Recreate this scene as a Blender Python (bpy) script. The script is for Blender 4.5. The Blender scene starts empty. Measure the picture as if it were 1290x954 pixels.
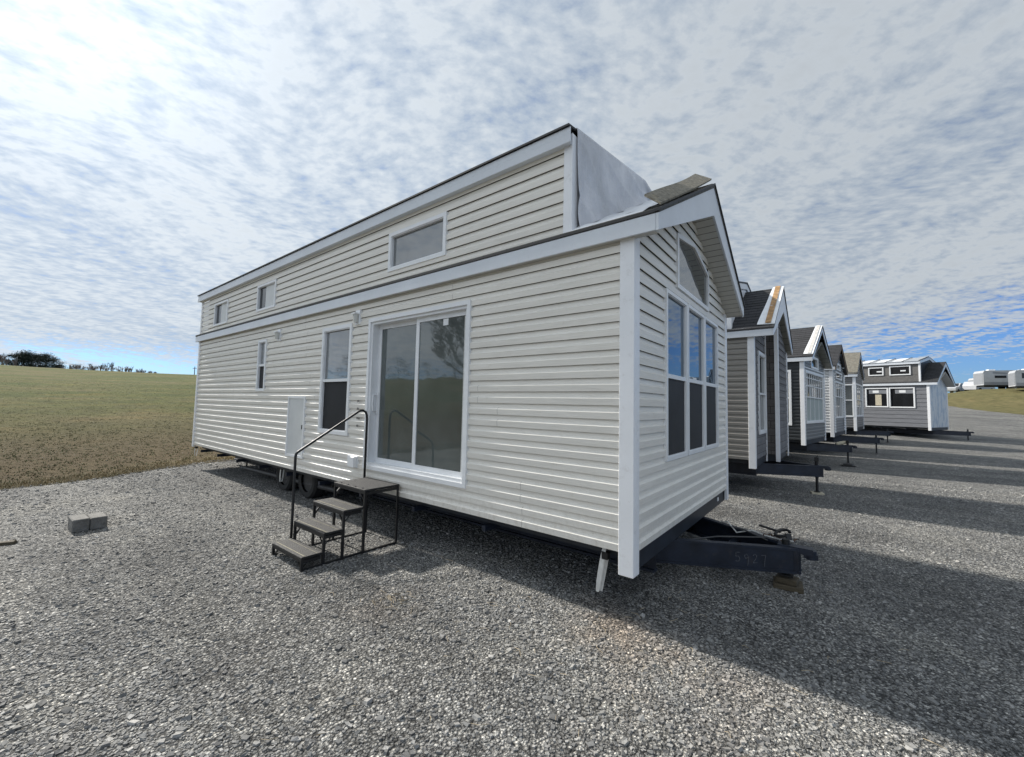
import bpy, bmesh, math, random
import numpy as np
from mathutils import Vector, Matrix
R = math.radians
random.seed(7); rng = np.random.default_rng(11)
scene = bpy.context.scene
col = scene.collection
GZ = -0.15                                   # level of the gravel by the nearest home

# ------------------------------------------------------------------ materials
def new_mat(name):
    m = bpy.data.materials.new(name); m.use_nodes = True
    nt = m.node_tree; nt.nodes.clear()
    out = nt.nodes.new('ShaderNodeOutputMaterial'); b = nt.nodes.new('ShaderNodeBsdfPrincipled')
    nt.links.new(b.outputs[0], out.inputs[0])
    return m, nt, b
def N(nt, typ, **kw):
    n = nt.nodes.new(typ)
    for k, v in kw.items():
        if k.startswith('i_'):
            key = k[2:].replace('_', ' ')
            n.inputs[int(key) if key.isdigit() else key].default_value = v
        else: setattr(n, k, v)
    return n
def ramp(nt, fac, stops, interp='LINEAR'):
    r = nt.nodes.new('ShaderNodeValToRGB'); r.color_ramp.interpolation = interp
    e = r.color_ramp.elements
    while len(e) > 1: e.remove(e[0])
    e[0].position = stops[0][0]; e[0].color = tuple(stops[0][1]) + (1,)
    for p, c in stops[1:]:
        x = e.new(p); x.color = tuple(c) + (1,)
    nt.links.new(fac, r.inputs[0]); return r
def mixc(nt, fac, a, b, blend='MIX'):
    m = nt.nodes.new('ShaderNodeMix'); m.data_type = 'RGBA'; m.blend_type = blend
    if hasattr(fac, 'links'): nt.links.new(fac, m.inputs[0])
    else: m.inputs[0].default_value = fac
    for v, i in ((a, 6), (b, 7)):
        if hasattr(v, 'links'): nt.links.new(v, m.inputs[i])
        else: m.inputs[i].default_value = tuple(v) + (1,)
    return m.outputs[2]
def math_(nt, op, a, b=None, c=None, clamp=False):
    m = nt.nodes.new('ShaderNodeMath'); m.operation = op; m.use_clamp = clamp
    for i, v in enumerate((a, b, c)):
        if v is None: continue
        if hasattr(v, 'links'): nt.links.new(v, m.inputs[i])
        else: m.inputs[i].default_value = v
    return m.outputs[0]
def obj_noise(nt, scale, detail=4, rough=.55, vec=None, sc3=None):
    tc = nt.nodes.new('ShaderNodeTexCoord'); v = tc.outputs['Object'] if vec is None else vec
    if sc3:
        mp = nt.nodes.new('ShaderNodeMapping'); mp.inputs['Scale'].default_value = sc3
        nt.links.new(v, mp.inputs[0]); v = mp.outputs[0]
    n = N(nt, 'ShaderNodeTexNoise', i_Scale=scale, i_Detail=detail, i_Roughness=rough)
    nt.links.new(v, n.inputs['Vector']); return n
def bump(nt, b, h, strength, dist):
    bp = N(nt, 'ShaderNodeBump', i_Strength=strength, i_Distance=dist)
    nt.links.new(h, bp.inputs['Height']); nt.links.new(bp.outputs[0], b.inputs['Normal']); return bp
def simple(name, c, rough=.5, var=.12, nscale=3, metal=0, bmp=0, bscale=60, spec=.5, dirt=None, sc3=None):
    """painted / moulded surface with uneven tone, specks of dirt and a little unevenness"""
    m, nt, b = new_mat(name)
    n = obj_noise(nt, nscale, 6, .6, sc3=sc3)
    hi = tuple(min(1, x*(1+var)) for x in c); lo = tuple(x*(1-var) for x in c)
    r = ramp(nt, n.outputs[0], [(.3, lo), (.7, hi)])
    cc = r.outputs[0]
    if dirt:
        d = obj_noise(nt, dirt[1], 8, .7); dr = ramp(nt, d.outputs[0], [(.56, (0,0,0)), (.75, (1,1,1))])
        f = math_(nt, 'MULTIPLY', dr.outputs[0], dirt[2])
        cc = mixc(nt, f, cc, dirt[0])
    nt.links.new(cc, b.inputs['Base Color'])
    b.inputs['Roughness'].default_value = rough; b.inputs['Metallic'].default_value = metal
    b.inputs['Specular IOR Level'].default_value = spec
    if bmp:
        n2 = obj_noise(nt, bscale, 4); bump(nt, b, n2.outputs[0], bmp, .01)
    return m
def vinyl(name, c, rough=.42):
    m, nt, b = new_mat(name)
    n = obj_noise(nt, 1.2, 5, .6, sc3=(.35, .35, 3)); n3 = obj_noise(nt, 30, 3, .6, sc3=(.15, .15, 4))
    r = ramp(nt, n.outputs[0], [(.3, [x*.93 for x in c]), (.7, [min(1, x*1.05) for x in c])])
    r3 = ramp(nt, n3.outputs[0], [(.35, (.9,.9,.89)), (.65, (1,1,1))])
    d = obj_noise(nt, 9, 8, .75); dr = ramp(nt, d.outputs[0], [(.6, (1,1,1)), (.8, (.86,.84,.8))])
    c1 = mixc(nt, 1.0, r.outputs[0], r3.outputs[0], 'MULTIPLY')
    c2 = mixc(nt, 1.0, c1, dr.outputs[0], 'MULTIPLY')
    nt.links.new(c2, b.inputs['Base Color']); b.inputs['Roughness'].default_value = rough
    w = obj_noise(nt, 1.3, 4, .55, sc3=(1, 1, 6)); bump(nt, b, w.outputs[0], .16, .02)
    sp_ = nt.nodes.new('ShaderNodeSeparateXYZ'); tc_ = nt.nodes.new('ShaderNodeTexCoord'); nt.links.new(tc_.outputs['Object'], sp_.inputs[0])
    sn = obj_noise(nt, 22, 6, .8, sc3=(1, 1, .5))                       # mud splashed up over the lowest boards
    low_ = math_(nt, 'SUBTRACT', 1, math_(nt, 'DIVIDE', math_(nt, 'SUBTRACT', sp_.outputs[2], .44), .45), clamp=True)
    ms = math_(nt, 'MULTIPLY', math_(nt, 'POWER', low_, 1.6), ramp(nt, sn.outputs[0], [(.46, (0,0,0)), (.75, (.6,.6,.6))]).outputs[0])
    nt.links.new(mixc(nt, ms, c2, [x*.55*y for x, y in zip(c, (1, .93, .82))]), b.inputs['Base Color'])
    return m
def glass(name, base, tint=(1, 1, 1), ior=2.0, wav=.02, rough=.015):
    """insulated window glass over a dim room: dark body, strong mirror coat, slightly wavy"""
    m, nt, b = new_mat(name)
    n = obj_noise(nt, 1.1, 3)
    r = ramp(nt, n.outputs[0], [(.3, [x*.7 for x in base]), (.7, [x*1.25 for x in base])])
    nt.links.new(r.outputs[0], b.inputs['Base Color'])
    b.inputs['Roughness'].default_value = rough; b.inputs['IOR'].default_value = ior
    b.inputs['Specular Tint'].default_value = tuple(tint) + (1,)
    w = obj_noise(nt, 1.5, 2); bump(nt, b, w.outputs[0], wav, .05)
    return m
def stripes(name, c, groove, period, axis, rough=.5, depth=.4):
    """soffit panels: grooves at a fixed period along one local axis"""
    m, nt, b = new_mat(name)
    tc = nt.nodes.new('ShaderNodeTexCoord'); s = nt.nodes.new('ShaderNodeSeparateXYZ')
    nt.links.new(tc.outputs['Object'], s.inputs[0])
    v = math_(nt, 'FRACT', math_(nt, 'DIVIDE', s.outputs[axis], period))
    g = ramp(nt, v, [(0, (0,0,0)), (.05, (0,0,0)), (.09, (1,1,1)), (.96, (1,1,1)), (1, (0,0,0))])
    n = obj_noise(nt, 5, 5); cr = ramp(nt, n.outputs[0], [(.3, [x*.88 for x in c]), (.7, c)])
    nt.links.new(mixc(nt, g.outputs[0], groove, cr.outputs[0]), b.inputs['Base Color'])
    b.inputs['Roughness'].default_value = rough
    bump(nt, b, g.outputs[0], depth, .01)
    return m
def shingle(name, c, c2, sx=1.0, h=.14, ax='XY'):
    m, nt, b = new_mat(name)
    tc = nt.nodes.new('ShaderNodeTexCoord'); s = nt.nodes.new('ShaderNodeSeparateXYZ')
    nt.links.new(tc.outputs['Object'], s.inputs[0])
    cb = nt.nodes.new('ShaderNodeCombineXYZ')
    nt.links.new(s.outputs['XYZ'.index(ax[0])], cb.inputs[0]); nt.links.new(s.outputs['XYZ'.index(ax[1])], cb.inputs[1])
    br = N(nt, 'ShaderNodeTexBrick', i_Scale=1, i_Mortar_Size=.006, i_Brick_Width=.33*sx, i_Row_Height=h, i_Bias=0)
    br.inputs['Color1'].default_value = tuple(c) + (1,); br.inputs['Color2'].default_value = tuple(c2) + (1,)
    br.inputs['Mortar'].default_value = (c[0]*.2, c[1]*.2, c[2]*.2, 1)
    nt.links.new(cb.outputs[0], br.inputs[0])
    n = obj_noise(nt, 90, 3); r = ramp(nt, n.outputs[0], [(.3, (.6,.6,.6)), (.7, (1.2,1.2,1.2))])
    nt.links.new(mixc(nt, 1, br.outputs[0], r.outputs[0], 'MULTIPLY'), b.inputs['Base Color'])
    b.inputs['Roughness'].default_value = .85
    bump(nt, b, br.outputs[1], -.6, .01)
    return m

M = {}
M['cream'] = vinyl('cream_vinyl', (.85, .815, .75))
M['white_trim'] = simple('white_trim', (.83, .835, .85), .38, .05, 2, dirt=((.45,.43,.4), 14, .35))
M['alum'] = simple('white_aluminium', (.62, .65, .69), .33, .07, 1.5, bmp=.15, bscale=5, dirt=((.4,.4,.4), 20, .3))
M['seam'] = simple('seam_shadow', (.33, .32, .30), .6, .3, 6)
M['frame'] = simple('window_vinyl', (.78, .79, .8), .35, .04, 4)
M['panel'] = simple('access_panel', (.62, .63, .62), .45, .05, 5)
M['blackedge'] = simple('drip_edge', (.02, .02, .022), .6)
M['soffit'] = stripes('soffit_panel', (.55, .54, .5), (.12, .11, .1), .10, 1)
M['roofdark'] = shingle('dark_shingle', (.022, .023, .026), (.035, .035, .04))
M['roofgrey'] = shingle('grey_shingle', (.10, .10, .09), (.16, .155, .14))
M['flap'] = simple('shingle_flap', (.20, .18, .14), .9, .55, 28, bmp=.8, bscale=90, dirt=((.30,.24,.13), 9, .8))
M['osb'] = simple('osb_edge', (.26, .2, .12), .85, .3, 40)
M['paper'] = simple('orange_underlayment', (.36, .21, .09), .7, .4, 10, dirt=((.7,.7,.7), 6, .8))
M['white_sheet'] = simple('white_underlayment', (.78, .79, .8), .4, .08, 6, bmp=.4, bscale=14)
M['navy'] = simple('navy_steel', (.012, .017, .03), .45, .4, 5, bmp=.2, bscale=40, dirt=((.06,.05,.045), 12, .5))
M['black'] = simple('black_steel', (.012, .012, .013), .45, .3, 8, bmp=.15, bscale=60)
M['darkgrey'] = simple('weathered_steel', (.05, .05, .052), .55, .4, 8)
M['rim'] = simple('rim_board', (.016, .02, .028), .5, .4, 4)
M['rubber'] = simple('rubber', (.02, .02, .02), .8, .3, 20)
M['tread'] = simple('step_tread', (.011, .011, .012), .6, .35, 25, bmp=.8, bscale=160)
M['treadline'] = simple('worn_edge', (.22, .2, .14), .6, .4, 20)
M['concrete'] = simple('concrete', (.16, .155, .145), .9, .35, 9, bmp=.9, bscale=50, dirt=((.025,.023,.02), 6, .95))  # near-black blotches over all faces, deepened to stand in for the shaded sides
M['oldwood'] = simple('weathered_wood', (.075, .06, .038), .85, .35, 14, bmp=.5, bscale=50, sc3=(1, 8, 8))
M['paleblock'] = simple('pale_wood', (.5, .45, .34), .8, .2, 14)
M['strap'] = simple('strap_web', (.62, .62, .6), .6, .15, 20)
M['chalk'] = simple('chalk', (.085, .09, .105), .9, .6, 60)
M['glass'] = glass('window_glass', (.075, .083, .083), ior=2.2, wav=.05)
M['glass_door'] = glass('door_glass', (.085, .100, .096), ior=1.85, wav=.06, rough=.03)
M['glass_blue'] = glass('front_glass', (.03, .055, .085), tint=(.55, .76, 1.0), ior=2.4)
M['glass_pale'] = glass('loft_glass', (.17, .18, .185), ior=2.0, wav=.05)
M['screen'] = simple('insect_screen', (.022, .023, .026), .6, .2, 3, spec=.3)
M['curtain'] = simple('curtain_panel', (.36, .40, .38), .7, .1, 3, sc3=(9, 9, .5))
M['clearlamp'] = simple('lamp_glass', (.55, .55, .52), .15, .1, 8)
M['rust'] = simple('rusty_metal', (.09, .05, .03), .8, .4, 20, bmp=.4)
M['h2side'] = vinyl('taupe_vinyl', (.31, .29, .265))
M['h2front'] = shingle('grey_shake', (.15, .15, .155), (.20, .195, .20), .6, .18, 'YZ')
M['h2dark'] = shingle('brown_shake', (.085, .075, .07), (.11, .10, .095), .6, .18, 'XZ')
M['h3side'] = vinyl('charcoal_vinyl', (.045, .05, .055))
M['h3front'] = vinyl('slate_vinyl', (.17, .18, .19))
M['h4side'] = vinyl('bright_white_vinyl', (.80, .81, .82))
M['h4front'] = vinyl('ash_vinyl', (.22, .23, .245))
M['h5side'] = vinyl('warm_grey_vinyl', (.20, .20, .205))
M['h6side'] = simple('grey_lap_board', (.155, .16, .175), .6, .2, 3, sc3=(.6, 1, 8), bmp=.2, bscale=30)
M['h6loft'] = simple('loft_panel', (.13, .125, .12), .7, .2, 6)
M['soffit_olive'] = stripes('grey_soffit', (.22, .22, .19), (.08, .08, .07), .3, 1)
M['soffit_black'] = stripes('black_soffit', (.012, .01, .01), (.005, .005, .005), .2, 1)
M['tanwood'] = simple('tan_lumber', (.17, .12, .08), .7, .25, 8)
M['sheet_rusty'] = simple('rust_specked_sheet', (.55, .53, .50), .6, .2, 10, dirt=((.25,.12,.05), 9, .9))
M['rooffold'] = simple('weathered_decking', (.15, .14, .115), .85, .35, 12, dirt=((.2,.1,.05), 10, .8))
M['panelroof'] = simple('metal_roof', (.42, .44, .46), .3, .1, 3, metal=.3)
M['car_paint'] = simple('car_paint', (.42, .43, .45), .3, .1, 2)
M['trailer_white'] = simple('trailer_shell', (.40, .41, .43), .35, .08, 2)
M['trailer_grey'] = simple('trailer_grey', (.22, .23, .25), .4, .1, 2)
M['darkglass'] = simple('tinted_glass', (.015, .016, .018), .1, .2, 3)
M['bark'] = simple('bark', (.075, .06, .05), .9, .3, 6)
M['twig'] = simple('twigs', (.22, .185, .17), .9, .3, 2)
M['needle'] = simple('needles', (.012, .022, .013), .85, .5, .6)
M['redbrown'] = simple('russet_leaves', (.10, .062, .045), .9, .4, .6)
# white house-wrap with faint printed grey-blue blotches
m, nt, b = new_mat('house_wrap'); M['wrap'] = m
n = obj_noise(nt, 2.2, 2, .5, sc3=(1, 1.2, .8)); n2 = obj_noise(nt, 12, 5)
r = ramp(nt, n.outputs[0], [(.48, (.62, .66, .70)), (.60, (.42, .50, .60))])
r2 = ramp(nt, n2.outputs[0], [(.3, (.85,.85,.85)), (.7, (1,1,1))])
nt.links.new(mixc(nt, 1, r.outputs[0], r2.outputs[0], 'MULTIPLY'), b.inputs['Base Color']); b.inputs['Roughness'].default_value = .45
bump(nt, b, n2.outputs[0], .4, .03)
# grey plastic tarp, creased, lets some light through
m, nt, b = new_mat('tarp'); M['tarp'] = m
n = obj_noise(nt, 3, 6, .6, sc3=(1, 1, .6)); r = ramp(nt, n.outputs[0], [(.30, (.50,.51,.54)), (.50, (.60,.61,.65)), (.70, (.74,.74,.77))])
nt.links.new(r.outputs[0], b.inputs['Base Color']); b.inputs['Roughness'].default_value = .28
n2 = obj_noise(nt, 5, 7, .7, sc3=(1, 1, .55)); bump(nt, b, n2.outputs[0], .8, .06)

# ------------------------------------------------------------------ mesh building
class MB:
    def __init__(s): s.v = []; s.f = []
    def add(s, vs, fs):
        o = len(s.v); s.v += [tuple(p) for p in vs]; s.f += [tuple(i+o for i in f) for f in fs]; return s
    def box(s, x0, x1, y0, y1, z0, z1, Mp=None):
        vs = [(x, y, z) for x in (x0, x1) for y in (y0, y1) for z in (z0, z1)]
        if Mp: vs = [Mp(*p) for p in vs]
        return s.add(vs, [(0,1,3,2), (4,6,7,5), (0,4,5,1), (2,3,7,6), (0,2,6,4), (1,5,7,3)])
    def prism(s, pts, a, b, Mp):
        """polygon pts (u,z) extruded between out=a and out=b"""
        n = len(pts); vs = [Mp(u, a, z) for u, z in pts] + [Mp(u, b, z) for u, z in pts]
        return s.add(vs, [tuple(range(n))[::-1], tuple(range(n, 2*n))] + [(i, (i+1) % n, (i+1) % n + n, i+n) for i in range(n)])
    def bar(s, p, q, w, h=None, up=(0, 0, 1)):
        h = h or w; p = Vector(p); q = Vector(q); d = (q-p).normalized(); u = Vector(up)
        if abs(d.dot(u)) > .98: u = Vector((1, 0, 0))
        a = d.cross(u).normalized(); c = a.cross(d).normalized()
        vs = [e + a*sx*w/2 + c*sz*h/2 for e in (p, q) for sx, sz in ((-1,-1), (1,-1), (1,1), (-1,1))]
        return s.add(vs, [(0,1,2,3), (7,6,5,4), (0,4,5,1), (1,5,6,2), (2,6,7,3), (3,7,4,0)])
    def tube(s, pts, r, n=8, r2=None, cap=True):
        pts = [Vector(p) for p in pts]; L = len(pts); o = len(s.v); prev = None
        for i, p in enumerate(pts):
            d = (pts[min(i+1, L-1)] - pts[max(i-1, 0)]).normalized()
            if prev is None:
                a = d.cross(Vector((0, 0, 1)))
                if a.length < .1: a = d.cross(Vector((1, 0, 0)))
            else: a = prev - d*prev.dot(d)
            a.normalize(); prev = a; c = d.cross(a)
            rr = r if r2 is None else r + (r2-r)*i/(L-1)
            for k in range(n):
                t = 2*math.pi*k/n; s.v.append(tuple(p + a*rr*math.cos(t) + c*rr*math.sin(t)))
        for i in range(L-1):
            for k in range(n):
                s.f.append((o+i*n+k, o+i*n+(k+1) % n, o+(i+1)*n+(k+1) % n, o+(i+1)*n+k))
        if cap: s.f.append(tuple(o+k for k in range(n))[::-1]); s.f.append(tuple(o+(L-1)*n+k for k in range(n)))
        return s
    def build(s, name, m, parent=None, smooth=False, recalc=True, bevel=0):
        me = bpy.data.meshes.new(name); me.from_pydata(s.v, [], s.f)
        if recalc or bevel:
            bm = bmesh.new(); bm.from_mesh(me); bmesh.ops.recalc_face_normals(bm, faces=bm.faces)
            if bevel: bmesh.ops.bevel(bm, geom=[e for e in bm.edges if len(e.link_faces) == 2 and e.calc_face_angle(0) > .6], offset=bevel, segments=1, affect='EDGES')
            bm.to_mesh(me); bm.free()
        if smooth: me.polygons.foreach_set('use_smooth', [True]*len(me.polygons))
        o = bpy.data.objects.new(name, me); col.objects.link(o)
        if m: me.materials.append(M[m] if isinstance(m, str) else m)
        if parent: o.parent = parent
        return o
def tag(o, label=None, cat=None, group=None, kind=None):
    if label: o['label'] = label
    if cat: o['category'] = cat
    if group: o['group'] = group
    if kind: o['kind'] = kind
    return o
def empty(name, loc, rz=0, **kw):
    o = bpy.data.objects.new(name, None); o.location = loc; o.rotation_euler = (0, 0, rz); o.empty_display_size = .3
    col.objects.link(o); tag(o, **kw); return o

# ------------------------------------------------------------------ terrain
CP = [(-11,-3,GZ), (-12.3,1.2,GZ), (-6,-9,GZ), (0,-9,GZ), (7,-7,-.18), (-3,-1,GZ), (-6.5,-2.5,GZ), (0,0,GZ), (.95,1.8,-.2), (-11,6,-.12),
      (-6,3,GZ), (3,-3,GZ), (1.3,8.8,-.31), (1.75,16.7,-.39), (2.6,21.5,-.2), (3.5,28.2,-.06), (8.6,33.5,.0), (-8,15,-.25), (-6,28,-.1),
      (8,4,-.28), (10,14,-.36), (14,24,-.2), (20,8,-.3), (11,45,.55)]
def px_pt(px, py, w):                          # point seen from the photographer's stand in a given direction, w metres ahead
    ya, pi_, ro = R(38.19556), R(3.60417), R(1.26384)
    f = np.array([-math.sin(ya)*math.cos(pi_), math.cos(ya)*math.cos(pi_), math.sin(pi_)])
    r = np.array([math.cos(ya), math.sin(ya), 0.]); u = np.cross(r, f)
    r2 = r*math.cos(ro)+u*math.sin(ro); u2 = -r*math.sin(ro)+u*math.cos(ro)
    return np.array([1.354, -3.359, 1.65]) + w*(f+(px-645)/517.554*r2-(py-477)/517.554*u2)
RIDGE = [(-260,446,110), (-120,453,115), (0,460,120), (100,466,120), (245,472.5,120), (420,480,120), (700,488,110), (950,500,100)]
MOUND_LOW = [(1400,531,38), (1290,523,42), (1240,518,47), (1200,511.5,54)]
MOUND_TOP = [(1400,488,52), (1290,490,56), (1232,491,60), (1203,496.5,66)]
for p in RIDGE + MOUND_LOW + MOUND_TOP: CP.append(tuple(px_pt(*p)))
for a, b_, w in RIDGE: CP += [tuple(px_pt(a, b_+4.5, w*.72)), tuple(px_pt(a, b_+15, w*.42))]
for a, b_, w in RIDGE: q = px_pt(a, b_, w+60); CP.append((q[0], q[1], q[2]-7))
for a, b_, w in MOUND_TOP: q = px_pt(a, b_, w+22); CP.append((q[0], q[1], q[2]-1.2))
CP += [(-60,-45,4.0), (-15,-50,2.5), (25,-50,3), (70,-40,3), (-60,-130,13), (0,-140,11), (80,-120,10), (60,10,-.4), (70,40,1.2)]
CP += [(520*math.cos(t), 520*math.sin(t), 6.) for t in np.arange(0, 6.28, .45)]
CPa = np.array(CP, float); n = len(CPa)
def tk(d2): return .5*d2*np.log(np.maximum(d2, 1e-9))
A = tk(((CPa[:, None, :2]-CPa[None, :, :2])**2).sum(-1)) + np.eye(n)*.3
A = np.vstack([np.hstack([A, np.ones((n, 1)), CPa[:, :2]]), np.hstack([np.vstack([np.ones(n), CPa[:, :2].T]), np.zeros((3, 3))])])
sol = np.linalg.solve(A, np.concatenate([CPa[:, 2], np.zeros(3)]))
def gnd(x, y):
    x = np.asarray(x, float); y = np.asarray(y, float); sh = x.shape; x = x.ravel(); y = y.ravel(); z = np.zeros_like(x)
    for i in range(0, len(x), 20000):
        X = x[i:i+20000]; Y = y[i:i+20000]
        z[i:i+20000] = tk((X[:, None]-CPa[:, 0])**2+(Y[:, None]-CPa[:, 1])**2) @ sol[:n] + sol[n]+sol[n+1]*X+sol[n+2]*Y
    r = np.hypot(x, y); t = np.clip((r-420)/200, 0, 1); z = z*(1-t)+5.5*t
    return z.reshape(sh)
def gz(x, y): return float(gnd(np.array([x]), np.array([y]))[0])
def vnoise(x, y, s, seed=0):
    r = np.random.default_rng(seed); o = np.zeros_like(x)
    for k in range(7):
        a = r.uniform(0, 6.28); fr = s*r.uniform(.6, 1.7); ph = r.uniform(0, 6.28)
        o += np.sin((x*math.cos(a)+y*math.sin(a))*fr+ph)
    return o/7
# signed distance-like field of the gravel lot (positive inside)
LB = np.array([(-9.9,-40), (-10.4,-8), (-10.85,-3.1), (-10.9,-2.5), (-11.2,-1.7), (-11.8,-.65), (-12.3,.2), (-12.5,1.3), (-13.2,6), (-14,20), (-14,40), (-12,60)], float)
ML = np.array([px_pt(*p)[:2] for p in MOUND_LOW]); ML = np.vstack([ML[0]+(ML[0]-ML[1])*4, ML, ML[-1]+np.array([-6, 4]), ML[-1]+np.array([-40, 10])])
def side(P, Q, x, y, sgn):
    best = np.full(x.shape, 1e9); out = np.zeros(x.shape)
    for i in range(len(P)-1):
        a, b_ = P[i], P[i+1]; d = b_-a; L2 = d@d
        t = np.clip(((x-a[0])*d[0]+(y-a[1])*d[1])/L2, 0, 1)
        dist = np.hypot(x-a[0]-t*d[0], y-a[1]-t*d[1]); cr = d[0]*(y-a[1])-d[1]*(x-a[0])
        m = dist < best; best = np.where(m, dist, best); out = np.where(m, np.sign(cr)*dist*sgn, out)
    return out
def lot(x, y): return np.minimum(side(LB, None, x, y, -1), side(ML, None, x, y, 1))
# ML runs from right to left seen from the camera: left of its direction is the camera side
def axis_lines(lo, hi, c, fine, far, grow):
    pos = [c]; s = fine
    while pos[-1] < hi:
        pos.append(pos[-1]+s)
        if abs(pos[-1]-c) > far: s = min(s*grow, 60)
    neg = [c]; s = fine
    while neg[-1] > lo:
        neg.append(neg[-1]-s)
        if abs(neg[-1]-c) > far: s = min(s*grow, 60)
    return np.array(neg[:0:-1]+pos)
def grid_mesh(name, X, Y, Z, keep=None, mats=()):
    ny, nx = X.shape; v = np.stack([X, Y, Z], -1).reshape(-1, 3)
    idx = np.arange(ny*nx).reshape(ny, nx)
    q = np.stack([idx[:-1, :-1], idx[:-1, 1:], idx[1:, 1:], idx[1:, :-1]], -1).reshape(-1, 4)
    if keep is not None:
        k = (keep[:-1, :-1] | keep[:-1, 1:] | keep[1:, 1:] | keep[1:, :-1]).reshape(-1); q = q[k]
        used = np.unique(q); mp = np.full(len(v), -1); mp[used] = np.arange(len(used)); v = v[used]; q = mp[q]
    return np_mesh(name, v, q, 4, mats, True)
def np_mesh(name, v, f, k, mats, smooth):
    me = bpy.data.meshes.new(name); me.vertices.add(len(v)); me.vertices.foreach_set('co', v.astype(np.float32).ravel())
    me.loops.add(len(f)*k); me.loops.foreach_set('vertex_index', f.astype(np.int32).ravel())
    me.polygons.add(len(f)); me.polygons.foreach_set('loop_start', np.arange(0, len(f)*k, k, dtype=np.int32))
    me.polygons.foreach_set('use_smooth', np.full(len(f), smooth)); me.update(calc_edges=True)
    for m in mats: me.materials.append(m)
    o = bpy.data.objects.new(name, me); col.objects.link(o); return o

# ground materials
m, nt, b = new_mat('field_grass'); M['field'] = m
n1 = obj_noise(nt, .09, 6, .6); n2 = obj_noise(nt, 1.3, 8, .7); n3 = obj_noise(nt, 9, 6, .7); n4 = obj_noise(nt, .5, 6, .65, sc3=(1, .35, 1))
c1 = ramp(nt, n1.outputs[0], [(.35, (.085, .105, .028)), (.5, (.118, .122, .040)), (.62, (.150, .135, .060))])
c2 = ramp(nt, n4.outputs[0], [(.42, (.8, .85, .8)), (.55, (1, 1, 1)), (.66, (1.25, 1.05, .95))])
c3 = ramp(nt, n2.outputs[0], [(.3, (.5, .5, .5)), (.6, (1.05, 1.05, 1.05)), (.8, (1.6, 1.45, 1.2))])
c4 = ramp(nt, n3.outputs[0], [(.3, (.68, .68, .65)), (.7, (1.25, 1.22, 1.15))])
cc = mixc(nt, 1, mixc(nt, 1, mixc(nt, 1, c1.outputs[0], c2.outputs[0], 'MULTIPLY'), c3.outputs[0], 'MULTIPLY'), c4.outputs[0], 'MULTIPLY')
# the strip of field beside the gravel is brown dead grass: by distance from the lot
geo = nt.nodes.new('ShaderNodeNewGeometry'); sp = nt.nodes.new('ShaderNodeSeparateXYZ'); nt.links.new(geo.outputs['Position'], sp.inputs[0])
dd = math_(nt, 'ADD', sp.outputs[0], math_(nt, 'MULTIPLY', n2.outputs[0], 9))
fr = ramp(nt, math_(nt, 'DIVIDE', math_(nt, 'ADD', dd, 36), 26), [(0, (0,0,0)), (.55, (.25,.25,.25)), (.85, (.9,.9,.9)), (1, (1,1,1))])
fr2 = ramp(nt, math_(nt, 'DIVIDE', sp.outputs[0], 10), [(0, (1,1,1)), (.5, (0,0,0))])
brn = ramp(nt, n3.outputs[0], [(.3, (.06, .042, .025)), (.6, (.125, .090, .056)), (.75, (.21, .16, .095))])
tan_ = ramp(nt, n2.outputs[0], [(.3, (.10, .085, .045)), (.55, (.17, .145, .080)), (.75, (.22, .17, .10))])
fr3 = ramp(nt, math_(nt, 'DIVIDE', sp.outputs[0], 12), [(.3, (0,0,0)), (1, (.62,.62,.62))])
cc = mixc(nt, fr3.outputs[0], cc, tan_.outputs[0])
cc = mixc(nt, math_(nt, 'MULTIPLY', math_(nt, 'MULTIPLY', fr.outputs[0], fr2.outputs[0]), .85), cc, brn.outputs[0])
nt.links.new(cc, b.inputs['Base Color']); b.inputs['Roughness'].default_value = .95; b.inputs['Specular IOR Level'].default_value = .1
bump(nt, b, n3.outputs[0], 1, .12)

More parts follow.
